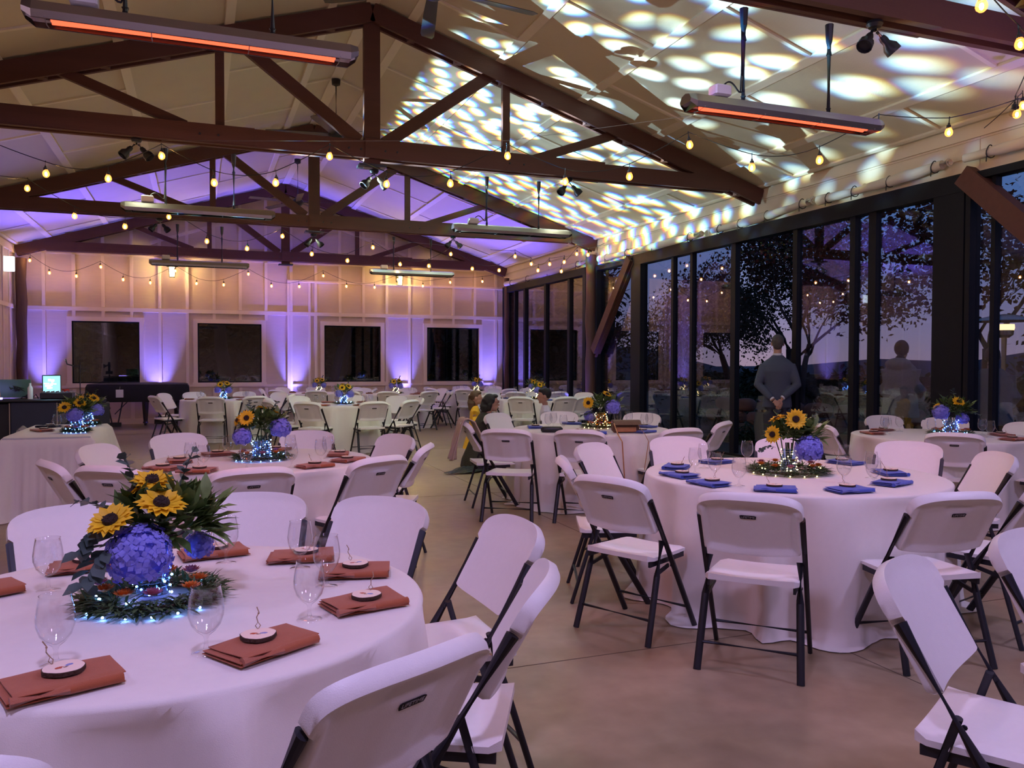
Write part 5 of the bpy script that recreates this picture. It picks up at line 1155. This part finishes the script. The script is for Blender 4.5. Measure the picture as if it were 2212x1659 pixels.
def child(label, loc, rz, hgt, hairm, topm, legm, yaw=0, long_hair=False, dressy=False):
    s = hgt/1.12; t = thing('person', label, 'person', loc, rz); hc = (0, .02*s, 1.0*s); hs = .92*s
    b = MB(); head_into(b, hc, hs, yaw); b.tube([(0, 0, .82*s), (0, .01*s, .92*s)], [.042*s, .04*s], 10); b.loft([(0, 0, .5*s, .095*s, .07*s), (0, 0, .66*s, .10*s, .072*s), (0, 0, .82*s, .10*s, .06*s)], 14)
    for k in (-1, 1):
        b.tube([(k*.055*s, 0, .54*s), (k*.06*s, .01, .3*s), (k*.06*s, 0, .05*s)], [.058*s, .042*s, .03*s], 10); b.tube([(k*.06*s, -.02*s, .03*s), (k*.065*s, .09*s, .025*s)], [.03*s, .026*s], 8)
        b.tube([(k*.11*s, 0, .80*s), (k*.14*s, .0, .64*s), (k*.12*s, .06*s, .51*s)], [.034*s, .028*s, .02*s], 10); hand_into(b, (k*.12*s, .06*s, .51*s), (0, .3, -1), (-k, .2, 0), .62*s, .3, -1*k)
    fuse(b.build('body', 'skin', t), .006*s+.001, 2); eyes(t, hc, hs, yaw)
    c = Vector(hc); b = MB(); b.ell(c+Vector((0, -.016*s, .034*s)), (.080*hs*1.02, .094*hs, .094*hs), 18, 12, yaw); b.ell(c+Vector((0, .035*s, .075*s)), (.065*s, .05*s, .035*s), 12, 7, yaw)
    if long_hair: b.tube([c+Vector((0, -.05*s, .03*s)), c+Vector((0, -.07*s, -.08*s)), c+Vector((0, -.07*s, -.2*s))], [.07*s, .07*s, .045*s], 12)
    fuse(b.build('hair', hairm, t), .008, 2)
    b = MB(); b.loft([(0, 0, .47*s, .118*s, .09*s), (0, 0, .62*s, .112*s, .086*s), (0, 0, .78*s, .125*s, .078*s), (0, 0, .845*s, .08*s, .06*s), (0, .005*s, .875*s, .05*s, .047*s)], 18)
    for k in (-1, 1): b.tube([(k*.105*s, 0, .80*s), (k*.142*s, .0, .64*s), (k*.124*s, .05*s, .53*s)], [.046*s, .04*s, .033*s], 12)
    fuse(b.build('dress_top' if dressy else 'shirt', topm, t), .009, 2)
    b = MB()
    if dressy: b.loft([(0, 0, .22*s, .21*s, .19*s), (0, 0, .36*s, .17*s, .15*s), (0, 0, .5*s, .115*s, .09*s)], 20); b.build('skirt', topm, t)
    else:
        b.loft([(0, 0, .46*s, .115*s, .085*s), (0, 0, .54*s, .11*s, .08*s)], 14)
        for k in (-1, 1): b.tube([(k*.056*s, 0, .52*s), (k*.06*s, .01*s, .3*s), (k*.06*s, 0, .06*s)], [.07*s, .055*s, .046*s], 12)
        fuse(b.build('trousers', legm, t), .01, 2)
    b = MB()
    for k in (-1, 1): b.tube([(k*.06*s, -.03*s, .03*s), (k*.066*s, .11*s, .026*s)], [.035*s, .03*s], 10)
    b.build('shoes', 'black', t)
    return t
child('young boy with short black hair and white shirt, facing left', (4.49, 10.42, 0), 1.25, 1.12, 'hair_black', 'shirt', 'trousers')
child('small child in yellow with brown hair, behind the crouching adult', (3.78, 11.40, 0), -1.9, 1.06, 'hair_brown', 'yellow', 'trousers', long_hair=True, dressy=True)
# --- adults outside the right glass
def adult(label, loc, rz, coat, hairm, lean=0., hood=False, hs=1.74):
    s = hs/1.74; t = thing('person', label, 'person', loc, rz)
    L = lambda x, y, z: (x*s, (y+lean*max(0, z-.9)**1.2)*s, (z-abs(lean)*.25*max(0, z-.9))*s)
    hc = L(0, .04, 1.62); b = MB(); head_into(b, hc, s); b.tube([L(0, 0, 1.36), L(0, .01, 1.45), L(0, .03, 1.56)], [.07*s, .055*s, .055*s], 12)
    def lo(b_, secs, n=18):
        vs = []
        for (cx, cy, z, rx, ry) in secs:
            p = L(cx, cy, z)
            for j in range(n): a = 2*pi*j/n; vs.append((p[0]+rx*s*cos(a), p[1]+ry*s*sin(a), p[2]))
        k = len(secs); b_.add(vs, [(i*n+j, i*n+(j+1) % n, (i+1)*n+(j+1) % n, (i+1)*n+j) for i in range(k-1) for j in range(n)]+[tuple(range(n-1, -1, -1)), tuple(range((k-1)*n, k*n))])
    lo(b, [(0, 0, .88, .15, .11), (0, 0, 1.05, .14, .10), (0, 0, 1.25, .16, .11), (0, 0, 1.38, .14, .09)])
    for k in (-1, 1):
        b.tube([L(k*.09, 0, .92), L(k*.10, .01, .5), L(k*.10, 0, .08)], [.085*s, .058*s, .04*s], 12); b.tube([L(k*.1, -.03, .04), L(k*.11, .13, .035)], [.04*s, .033*s], 8)
        b.tube([L(k*.17, 0, 1.36), L(k*.22, .02, 1.1), L(k*.16, .2, .98)], [.05*s, .042*s, .027*s], 12); hand_into(b, L(k*.16, .2, .98), (-.3*k, 1, -.1), (0, 0, -1), s, .4, -k)
    fuse(b.build('body', 'skin', t), .008, 2); eyes(t, hc, s)
    c = Vector(hc); b = MB(); b.ell(c+Vector((0, -.02, .03)), (.09*s, .105*s, .11*s), 18, 12); b.tube([c+Vector((0, -.05, .0)), c+Vector((0, -.06, -.10))], [.08*s, .07*s], 14); fuse(b.build('hair', hairm, t), .01, 2)
    b = MB(); lo(b, [(0, 0, .74, .24, .18), (0, 0, .92, .22, .17), (0, 0, 1.1, .21, .165), (0, -.01, 1.28, .23, .165), (0, -.01, 1.4, .19, .13), (0, 0, 1.47, .11, .09)], 22)
    for k in (-1, 1): b.tube([L(k*.17, 0, 1.36), L(k*.24, .02, 1.1), L(k*.18, .17, .985)], [.095*s, .08*s, .062*s], 14)
    if hood: p = Vector(L(0, -.09, 1.44)); b.ell(p, (.17*s, .11*s, .085*s), 16, 9)
    fuse(b.build('coat', coat, t), .014, 3)
    b = MB()
    for k in (-1, 1): b.tube([L(k*.09, 0, .85), L(k*.10, .01, .48), L(k*.10, 0, .07)], [.10*s, .078*s, .06*s], 12)
    fuse(b.build('trousers', 'trousers', t), .013, 2); b = MB()
    for k in (-1, 1): b.tube([L(k*.1, -.05, .04), L(k*.11, .15, .035)], [.045*s, .038*s], 10)
    b.build('shoes', 'black', t)
adult('person in pale fleecy hooded coat beyond the right glass door', (8.72, 8.30, 0), -1.15, 'fleece', 'hair_black', 0, True, 1.76)
adult('person in slate jacket leaning, beyond the glass at right edge', (8.80, 7.02, 0), -.9, 'denim', 'hair_brown', .35, False, 1.72)

# ------------------------------------------------------------------ outdoors
b = MB(); b.box((9.6, 10, -.05), (3.2, 40, .08)); struct(b.build('trim_5', 'ground', smooth=0))
b = MB(); b.grid(lambda u, v: (-60+u*160, -30+v*190, -.12+.0*u), 4, 4); o = b.build('lawn', 'grass', smooth=0); tag(o, 'dark grass ground outside around the hall', 'ground'); o['kind'] = 'structure'
def hill(pts, y_off, label):
    b = MB(); q = random.Random(len(label))
    vs = []; n = len(pts)
    for (x, y, h) in pts:
        d = Vector((x, y, 0)).normalized(); vs += [(x-d.x*30, y-d.y*30, -2), (x, y, h), (x+d.x*30, y+d.y*30, h*.5), (x+d.x*60, y+d.y*60, -2)]
    b.add(vs, [(i*4+k, i*4+k+1, i*4+4+k+1, i*4+4+k) for i in range(n-1) for k in range(3)]); o = b.build('hill', 'hill', smooth=60); tag(o, label, 'hill')
hill([(R_*sin(R(a)), R_*cos(R(a)), h) for a, h, R_ in [(-20+i*5, 3.2+2.2*sin(i*.9)+1.4*sin(i*2.1), 190) for i in range(30)]], 0, 'low bluish hills on the dusk horizon beyond the glass')
def tree(x, y, h, label, m, seed, trunk_r=.13, spread=1., leaves=2600, fork=.35, ls=.09, name='tree', droop=0., crown=1., low=.35):
    q = random.Random(seed); t = thing(name, label, 'tree', (x, y, -.1), 0, 'trees outside the hall'); b = MB(); tips = []
    def grow(p, d, L, r, lv):
        pts = [p.copy()]; rs = [r]
        for k in range(4): d = (d+Vector((q.uniform(-.16, .16), q.uniform(-.16, .16), .06-droop*.15*lv))).normalized(); p = p+d*L/4; pts.append(p.copy()); rs.append(r*(1-.13*(k+1)))
        b.tube(pts, rs, 7 if lv < 2 else 4, cap=False)
        if lv >= 4 or r < .006: tips.append((pts[-1], d)); return
        if lv >= 2: tips.append((pts[2], d)); tips.append((pts[-1], d))
        for k in range(3 if lv < 3 else 2):
            a = q.uniform(0, 2*pi); u, v, w = frame_of(d); an = q.uniform(.45, .85)*spread
            grow(pts[-1 if k < 2 else 3], (d*cos(an)+(u*cos(a+k*2.1)+v*sin(a+k*2.1))*sin(an)).normalized(), L*q.uniform(.62, .82), rs[-1]*.68, lv+1)
    grow(Vector((0, 0, 0)), Vector((q.uniform(-.04, .04), q.uniform(-.04, .04), 1)), h*fork, trunk_r, 0); b.build('trunk_and_branches', 'bark2', t, 60)
    b = MB(); n = leaves
    for i in range(n):
        tp, td = tips[q.randrange(len(tips))]; p = tp+Vector((q.gauss(0, .28), q.gauss(0, .28), q.gauss(0, .24)-droop*abs(q.gauss(0, .5))))*crown
        if p.x+x < 8.9 and p.y+y < 22.4: continue
        d = Vector((q.uniform(-1, 1), q.uniform(-1, 1), q.uniform(-1, .4)-droop)).normalized(); s = ls*q.uniform(.6, 1.4); u, v, w = frame_of(d); a = q.uniform(0, 3); e = u*cos(a)+v*sin(a)
        b.add([p, p+d*s*.5+e*s*.32, p+d*s, p+d*s*.5-e*s*.32], [(0, 1, 2, 3)])
    b.build('foliage', m, t, 0); return t
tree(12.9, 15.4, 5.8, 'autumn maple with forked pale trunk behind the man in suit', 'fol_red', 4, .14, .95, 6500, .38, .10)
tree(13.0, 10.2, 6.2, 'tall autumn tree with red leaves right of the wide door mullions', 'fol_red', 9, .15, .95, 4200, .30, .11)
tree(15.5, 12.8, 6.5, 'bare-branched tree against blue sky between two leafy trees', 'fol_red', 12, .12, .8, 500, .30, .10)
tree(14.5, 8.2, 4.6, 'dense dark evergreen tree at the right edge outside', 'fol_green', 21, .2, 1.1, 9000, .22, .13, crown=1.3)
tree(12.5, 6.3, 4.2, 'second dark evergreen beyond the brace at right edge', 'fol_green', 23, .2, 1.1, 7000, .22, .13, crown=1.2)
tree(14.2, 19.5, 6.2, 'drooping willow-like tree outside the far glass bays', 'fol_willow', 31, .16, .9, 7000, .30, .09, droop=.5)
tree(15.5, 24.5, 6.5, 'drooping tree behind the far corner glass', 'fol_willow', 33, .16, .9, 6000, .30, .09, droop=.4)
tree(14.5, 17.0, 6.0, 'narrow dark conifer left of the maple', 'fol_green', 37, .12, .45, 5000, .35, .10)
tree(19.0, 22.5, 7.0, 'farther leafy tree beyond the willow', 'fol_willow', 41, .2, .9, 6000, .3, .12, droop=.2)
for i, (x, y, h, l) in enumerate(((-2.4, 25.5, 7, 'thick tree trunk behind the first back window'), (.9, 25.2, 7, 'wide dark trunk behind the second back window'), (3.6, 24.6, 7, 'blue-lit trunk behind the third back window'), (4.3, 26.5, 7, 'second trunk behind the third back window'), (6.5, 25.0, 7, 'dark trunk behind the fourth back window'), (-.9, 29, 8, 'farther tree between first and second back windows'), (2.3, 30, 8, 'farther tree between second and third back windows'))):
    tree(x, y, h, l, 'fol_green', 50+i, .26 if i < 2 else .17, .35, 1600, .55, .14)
def shrub(x, y, s, label, m='shrub', seed=1, n=900):
    q = random.Random(seed); b = MB()
    for i in range(n):
        a = q.uniform(0, 2*pi); z = abs(q.gauss(0, .5)); r = s*q.uniform(.2, 1)*max(.2, 1-z*.5); p = Vector((r*cos(a), r*sin(a), min(z, 1.2)*s*.9)); d = Vector((cos(a)*.6+q.uniform(-.5, .5), sin(a)*.6+q.uniform(-.5, .5), q.uniform(.1, 1)))
        pv, pf = leaf_pts(p, d, (0, 0, 1), .13*q.uniform(.6, 1.5), .035, .3); b.add(pv, pf)
    tag(b.build('shrub', m, None, 60, (x, y, -.08)), label, 'shrub', 'shrubs outside the hall')
for i, (x, y, s) in enumerate(((9.5, 13.2, .5), (9.6, 12.3, .45), (9.9, 11.4, .4), (9.4, 16.6, .5), (9.6, 18.2, .55), (9.5, 14.9, .5), (10.6, 9.0, .5), (10.8, 7.6, .45), (12.0, 16.2, .9), (12.8, 12.0, .8), (13.4, 19.0, 1.), (15.0, 14.5, 1.3))):
    shrub(x, y, s, 'low green shrub among the planting outside the right glass wall', seed=i)
b = MB(); q = random.Random(8)
for i in range(9000):
    p = Vector((q.uniform(-9, 15), 27.5+q.uniform(-.7, .7), q.uniform(-.1, 5.2))); d = Vector((q.uniform(-1, 1), q.uniform(-1, 0), q.uniform(-.6, 1))); pv, pf = leaf_pts(p, d, (0, 0, 1), q.uniform(.25, .5), q.uniform(.12, .25), .2); b.add(pv, pf)
b.box((3, 28.3, 2.4), (24, .5, 4.8)); tag(b.build('hedge', 'fol_green', None, 60), 'tall dark hedge seen through the back windows', 'hedge')
for i, (x, y, s) in enumerate(((-2.0, 23.6, .8), (.6, 23.4, .8), (3.8, 23.5, .8), (6.3, 23.4, .8))): shrub(x, y, s, 'dark bush outside the ' + ('first', 'second', 'third', 'fourth')[i] + ' back window', 'fol_green', 70+i)
q = random.Random(3); k = 0
for row in range(3):
    for i in range(15):
        b = MB(); w = q.uniform(.42, .6); y = 5.0+i*.72+(.3 if row % 2 else 0); x = 10.75+.03*row+(y-9)*.0
        b.ell((0, 0, 0), (.17, w*.62, .17), 12, 8)
        for v in range(len(b.v)): p = Vector(b.v[v]); b.v[v] = tuple(Vector((max(-.13, min(.13, p.x)), max(-w*.5, min(w*.5, p.y)), max(-.135, min(.135, p.z))))*(1+.05*noise.noise(p*6+Vector((i, row, 0)))))
        tag(b.build('boulder', 'stone', None, 70, (x, y, .06+row*.265)), 'reddish boulder in the low stone wall outside the glass', 'boulder', 'boulders of the stone wall outside')
t = thing('wine_barrel', 'grey weathered wine barrel standing outside beside the man in suit', 'barrel', (8.62, 10.72, -.01), 0)
b = MB(); b.lathe([(0, 0), (.25, 0), (.29, .2), (.32, .47), (.29, .75), (.25, .95), (.24, .93), (0, .93)], 26); b.build('staves', 'barrel', t, 50); b = MB()
for z, r in ((.08, .272), (.22, .298), (.72, .298), (.87, .272)): b.lathe([(r, z-.02), (r+.004, z-.018), (r+.004, z+.018), (r, z+.02)], 26)
b.build('hoops', 'steelb', t)
t = thing('patio_heater', 'steel mushroom patio heater glowing outside at right edge', 'heater', (10.05, 7.85, -.01), 0)
b = MB(); b.lathe([(0, 0), (.24, 0), (.24, .04), (.17, .06), (.17, .75), (.15, .78), (0, .78)], 22); b.build('base', 'steelb', t, 40); b = MB(); b.tube([(0, 0, .75), (0, 0, 1.85)], .035, 12); b.build('pole', 'steelb', t)
b = MB(); b.lathe([(.06, 1.82), (.11, 1.86), (.12, 1.98)], 18); b.build('burner', 'steelb', t); b = MB(); b.lathe([(.115, 1.92), (.125, 1.95), (.12, 2.0), (.0, 2.0)], 18); b.build('glowing_emitter', 'gheat', t)
b = MB(); b.lathe([(.42, 2.04), (.38, 2.06), (.15, 2.12), (0, 2.14), (0, 2.12), (.14, 2.10)], 24); b.build('reflector_hood', 'steelb', t)
b = MB(); q = random.Random(18)
for i in range(5000):
    y = q.uniform(2, 42); p = Vector((19.5+.12*y+q.uniform(-.6, .6), y, q.uniform(-.1, 1.15+.25*sin(y*.9)))); pv, pf = leaf_pts(p, (q.uniform(-1, 0), q.uniform(-1, 1), q.uniform(-.4, 1)), (0, 0, 1), q.uniform(.2, .4), .16, .2); b.add(pv, pf)
b.bar((20.2, 2, .4), (24.9, 42, .4), .5, 1.3, up=(0, 0, 1)); tag(b.build('hedge', 'fol_green', None, 60), 'low dark hedge line beyond the garden outside the right glass', 'hedge')
b = MB(); b.box((0, 0, .45), (.9, 1.2, .05), ch=.01); [b.bar((sx*.35, sy*.5, 0), (sx*.35, sy*.5, .43), .06, .06) for sx in (-1, 1) for sy in (-1, 1)]
tag(b.build('wooden_bench_table', 'label_white', None, 20, (11.4, 6.2, .0)), 'pale low table outside behind the patio heater', 'table')

# ------------------------------------------------------------------ light
def light(name, kind, loc, energy, col, target=None, size=.1, spot=None, blend=.5, sx=None):
    l = bpy.data.lights.new(name, kind); l.energy = energy; l.color = col
    if kind == 'AREA': l.size = size; 
    else: l.shadow_soft_size = size
    if kind == 'SPOT': l.spot_size = R(spot); l.spot_blend = blend
    o = bpy.data.objects.new(name, l); COL.objects.link(o); o.location = loc
    if target is not None: o.rotation_euler = (Vector(target)-Vector(loc)).to_track_quat('-Z', 'Y').to_euler()
    return o
# blue-violet uplights on the back wall and corners
BL = (.13, .12, 1.)
for (x, y, l) in UPL:
    e = 900 if y > 20.5 else 230
    light('uplight_beam', 'SPOT', (x, y-.0, .2), e, BL, (x, y+.16 if y > 20 else y, 3), .04, 46, .9)
# ceiling washes from floor fixtures near the rear
for x, y, tx, e in ((-3.4, 18.6, -1.6, 2200), (7.3, 18.6, 5.6, 2200), (2.0, 20.6, 2.0, 1100)):
    light('ceiling_wash', 'SPOT', (x, y, .25), e, (.12, .085, 1.), (tx, y-.6, 5.2), .06, 62, .8)
light('upper_right_wash', 'SPOT', (7.4, 3.9, .5), 420, (.26, .17, 1.), (6.8, 4.4, 4.2), .08, 60, .9)
# lavender fill lights added overhead, out of view, with no fixtures of their own
for x, y, e in ((-.3, .9, 52), (4.6, 1.2, 58), (2.2, 4.2, 26), (-2.9, 3.0, 34)): light('lavender_fill', 'AREA', (x, y, 3.92), e, (.58, .48, 1.), (x+.1, y+1.2, .4), .35)
light('lavender_fill_rear', 'AREA', (2.0, -.7, 3.7), 30, (.72, .50, 1.), (2.2, 4.5, .6), .5)  # one more added fill, from behind the camera
for x, y, e in ((2.05, TY[2], 110), (2.01, TY[3], 90), (4.72, TY[2], 70), (-.65, TY[2], 60)): light('green_white_fill', 'SPOT', (x, y-.02, 3.78), e, (.95, 1., .72), (x+.3, y+1.2, 0), .03, 125, 1.)  # added green-white fill for the mid hall; the twin spots themselves are off
for x, y, z in ((-.6, YB-.2, 3.62), (4.93, YB-.2, 3.62)): light('lantern_bulb', 'POINT', (x, y-.02, z+.02), 85, (1., .72, .26), None, .03)
for x in (.02, 3.89): light('heater_glow', 'AREA', (x, TY[1], 3.13), 12, (1., .25, .12), (x, TY[1], 0), .6)
light('dj_monitor_glow', 'POINT', (-1.75, 11.7, 1.45), 3, (.3, .7, 1.), None, .1)
light('blue_lit_trunk', 'SPOT', (3.7, 23.6, .1), 60, (.2, .2, 1.), (3.6, 24.8, 2), .05, 60)
t = thing('moving_head_light', 'black moving-head projector on a tall stand by the left wall, out of frame', 'stage light', (-2.77, 13.0, -1.63), 0)
b = MB(); b.tube([(0, 0, 1.66), (0, 0, 2.7)], .025, 10); [b.tube([(0, 0, 2.0), (.3*cos(a), .3*sin(a), 1.64)], .014, 6) for a in (0, 2.09, 4.19)]; b.build('tripod_stand', 'black', t)
b = MB(); b.box((0, 0, 2.76), (.2, .2, .1), ch=.01); b.box((0, -.11, 2.95), (.05, .03, .3)); b.box((0, .11, 2.95), (.05, .03, .3)); b.build('yoke', 'black', t)
b = MB(); b.tube([(-.16, .06, 2.97), (.02, -.01, 3.0)], .07, 14); b.build('lamp_head', 'black', t)
# gobo projector at the left throwing water-like spots on the right-hand ceiling
g = light('gobo_projector', 'SPOT', (-2.65, 12.95, 1.35), 30000, (1, 1, 1), (5.5, 9.0, 4.7), .010, 88, .25)
l = g.data; l.use_nodes = True; nt = l.node_tree; nt.nodes.clear()
out = nt.nodes.new('ShaderNodeOutputLight'); em = nt.nodes.new('ShaderNodeEmission'); nt.links.new(em.outputs[0], out.inputs[0])
tc = nt.nodes.new('ShaderNodeTexCoord'); sep = nt.nodes.new('ShaderNodeSeparateXYZ'); nt.links.new(tc.outputs['Normal'], sep.inputs[0])
dv = []
for a in ('X', 'Y'):
    d_ = nt.nodes.new('ShaderNodeMath'); d_.operation = 'DIVIDE'; nt.links.new(sep.outputs[a], d_.inputs[0]); nt.links.new(sep.outputs['Z'], d_.inputs[1]); dv.append(d_)
cmb = nt.nodes.new('ShaderNodeCombineXYZ'); nt.links.new(dv[0].outputs[0], cmb.inputs[0]); nt.links.new(dv[1].outputs[0], cmb.inputs[1])
chan = []
for k, sc_ in enumerate((1.0, 1.012, 1.028)):
    mp = nt.nodes.new('ShaderNodeMapping'); mp.inputs['Scale'].default_value = (23*sc_, 26*sc_, 1); nt.links.new(cmb.outputs[0], mp.inputs[0])
    nz = nt.nodes.new('ShaderNodeTexNoise'); nz.inputs['Scale'].default_value = .45; nt.links.new(mp.outputs[0], nz.inputs[0])
    mxv = nt.nodes.new('ShaderNodeMixRGB'); mxv.blend_type = 'ADD'; mxv.inputs[0].default_value = .8; nt.links.new(mp.outputs[0], mxv.inputs[1]); nt.links.new(nz.outputs['Color'], mxv.inputs[2])
    vo = nt.nodes.new('ShaderNodeTexVoronoi'); vo.voronoi_dimensions = '2D'; vo.inputs['Scale'].default_value = 1.; vo.inputs['Randomness'].default_value = .85; nt.links.new(mxv.outputs[0], vo.inputs['Vector'])
    mr = nt.nodes.new('ShaderNodeMapRange'); mr.interpolation_type = 'SMOOTHSTEP'; mr.inputs['From Min'].default_value = .46; mr.inputs['From Max'].default_value = .10; mr.inputs['To Min'].default_value = .06; mr.inputs['To Max'].default_value = 1.
    nt.links.new(vo.outputs['Distance'], mr.inputs[0]); chan.append(mr)
n2 = nt.nodes.new('ShaderNodeTexNoise'); n2.inputs['Scale'].default_value = 9; nt.links.new(cmb.outputs[0], n2.inputs[0])
m2 = nt.nodes.new('ShaderNodeMapRange'); m2.inputs['From Min'].default_value = .35; m2.inputs['From Max'].default_value = .65; m2.inputs['To Min'].default_value = .25; m2.inputs['To Max'].default_value = 1.3; nt.links.new(n2.outputs['Fac'], m2.inputs[0])
cc = nt.nodes.new('ShaderNodeCombineColor')
msk = nt.nodes.new('ShaderNodeMapRange'); msk.interpolation_type = 'SMOOTHSTEP'; msk.inputs['From Min'].default_value = .21; msk.inputs['From Max'].default_value = .26; msk.inputs['To Min'].default_value = 1.; msk.inputs['To Max'].default_value = 0.
neg = nt.nodes.new('ShaderNodeMath'); neg.operation = 'MULTIPLY'; neg.inputs[1].default_value = -1.; nt.links.new(dv[1].outputs[0], neg.inputs[0]); xa = nt.nodes.new('ShaderNodeMath'); xa.operation = 'MULTIPLY_ADD'; xa.inputs[1].default_value = -.25; nt.links.new(dv[0].outputs[0], xa.inputs[0]); nt.links.new(neg.outputs[0], xa.inputs[2]); nt.links.new(xa.outputs[0], msk.inputs[0])
mm = nt.nodes.new('ShaderNodeMath'); mm.operation = 'MULTIPLY'; nt.links.new(m2.outputs[0], mm.inputs[0]); 
mb_ = nt.nodes.new('ShaderNodeMapRange'); mb_.interpolation_type = 'SMOOTHSTEP'; mb_.inputs['From Min'].default_value = -.20; mb_.inputs['From Max'].default_value = -.02
nt.links.new(neg.outputs[0], mb_.inputs[0]); mk = nt.nodes.new('ShaderNodeMath'); mk.operation = 'MULTIPLY'; nt.links.new(msk.outputs[0], mk.inputs[0]); nt.links.new(mb_.outputs[0], mk.inputs[1]); nt.links.new(mk.outputs[0], mm.inputs[1])
for k in range(3):
    mu = nt.nodes.new('ShaderNodeMath'); mu.operation = 'MULTIPLY'; nt.links.new(chan[k].outputs[0], mu.inputs[0]); nt.links.new(mm.outputs[0], mu.inputs[1])
    m3 = nt.nodes.new('ShaderNodeMath'); m3.operation = 'MULTIPLY'; nt.links.new(mu.outputs[0], m3.inputs[0]); m3.inputs[1].default_value = (.62, .95, 1.2)[k]; nt.links.new(m3.outputs[0], cc.inputs[k])
nt.links.new(cc.outputs[0], em.inputs[0]); em.inputs[1].default_value = 1.

# dusk sky
w = bpy.data.worlds.new('dusk'); SC.world = w; w.use_nodes = True; nt = w.node_tree; nt.nodes.clear()
out = nt.nodes.new('ShaderNodeOutputWorld'); bg = nt.nodes.new('ShaderNodeBackground'); tc = nt.nodes.new('ShaderNodeTexCoord'); sp = nt.nodes.new('ShaderNodeSeparateXYZ'); rp = nt.nodes.new('ShaderNodeValToRGB')
nt.links.new(tc.outputs['Generated'], sp.inputs[0]); nt.links.new(sp.outputs['Z'], rp.inputs[0]); nt.links.new(rp.outputs[0], bg.inputs[0]); nt.links.new(bg.outputs[0], out.inputs[0])
e = rp.color_ramp.elements; e[0].position = .5; e[0].position = .0; e[0].color = (.42, .30, .42, 1); e[1].position = .07; e[1].color = (.27, .27, .50, 1)
for p_, c_ in ((.17, (.15, .29, .66, 1)), (.42, (.10, .20, .50, 1)), (.9, (.04, .08, .24, 1))): k = e.new(p_); k.color = c_
bg.inputs[1].default_value = .62
settle()
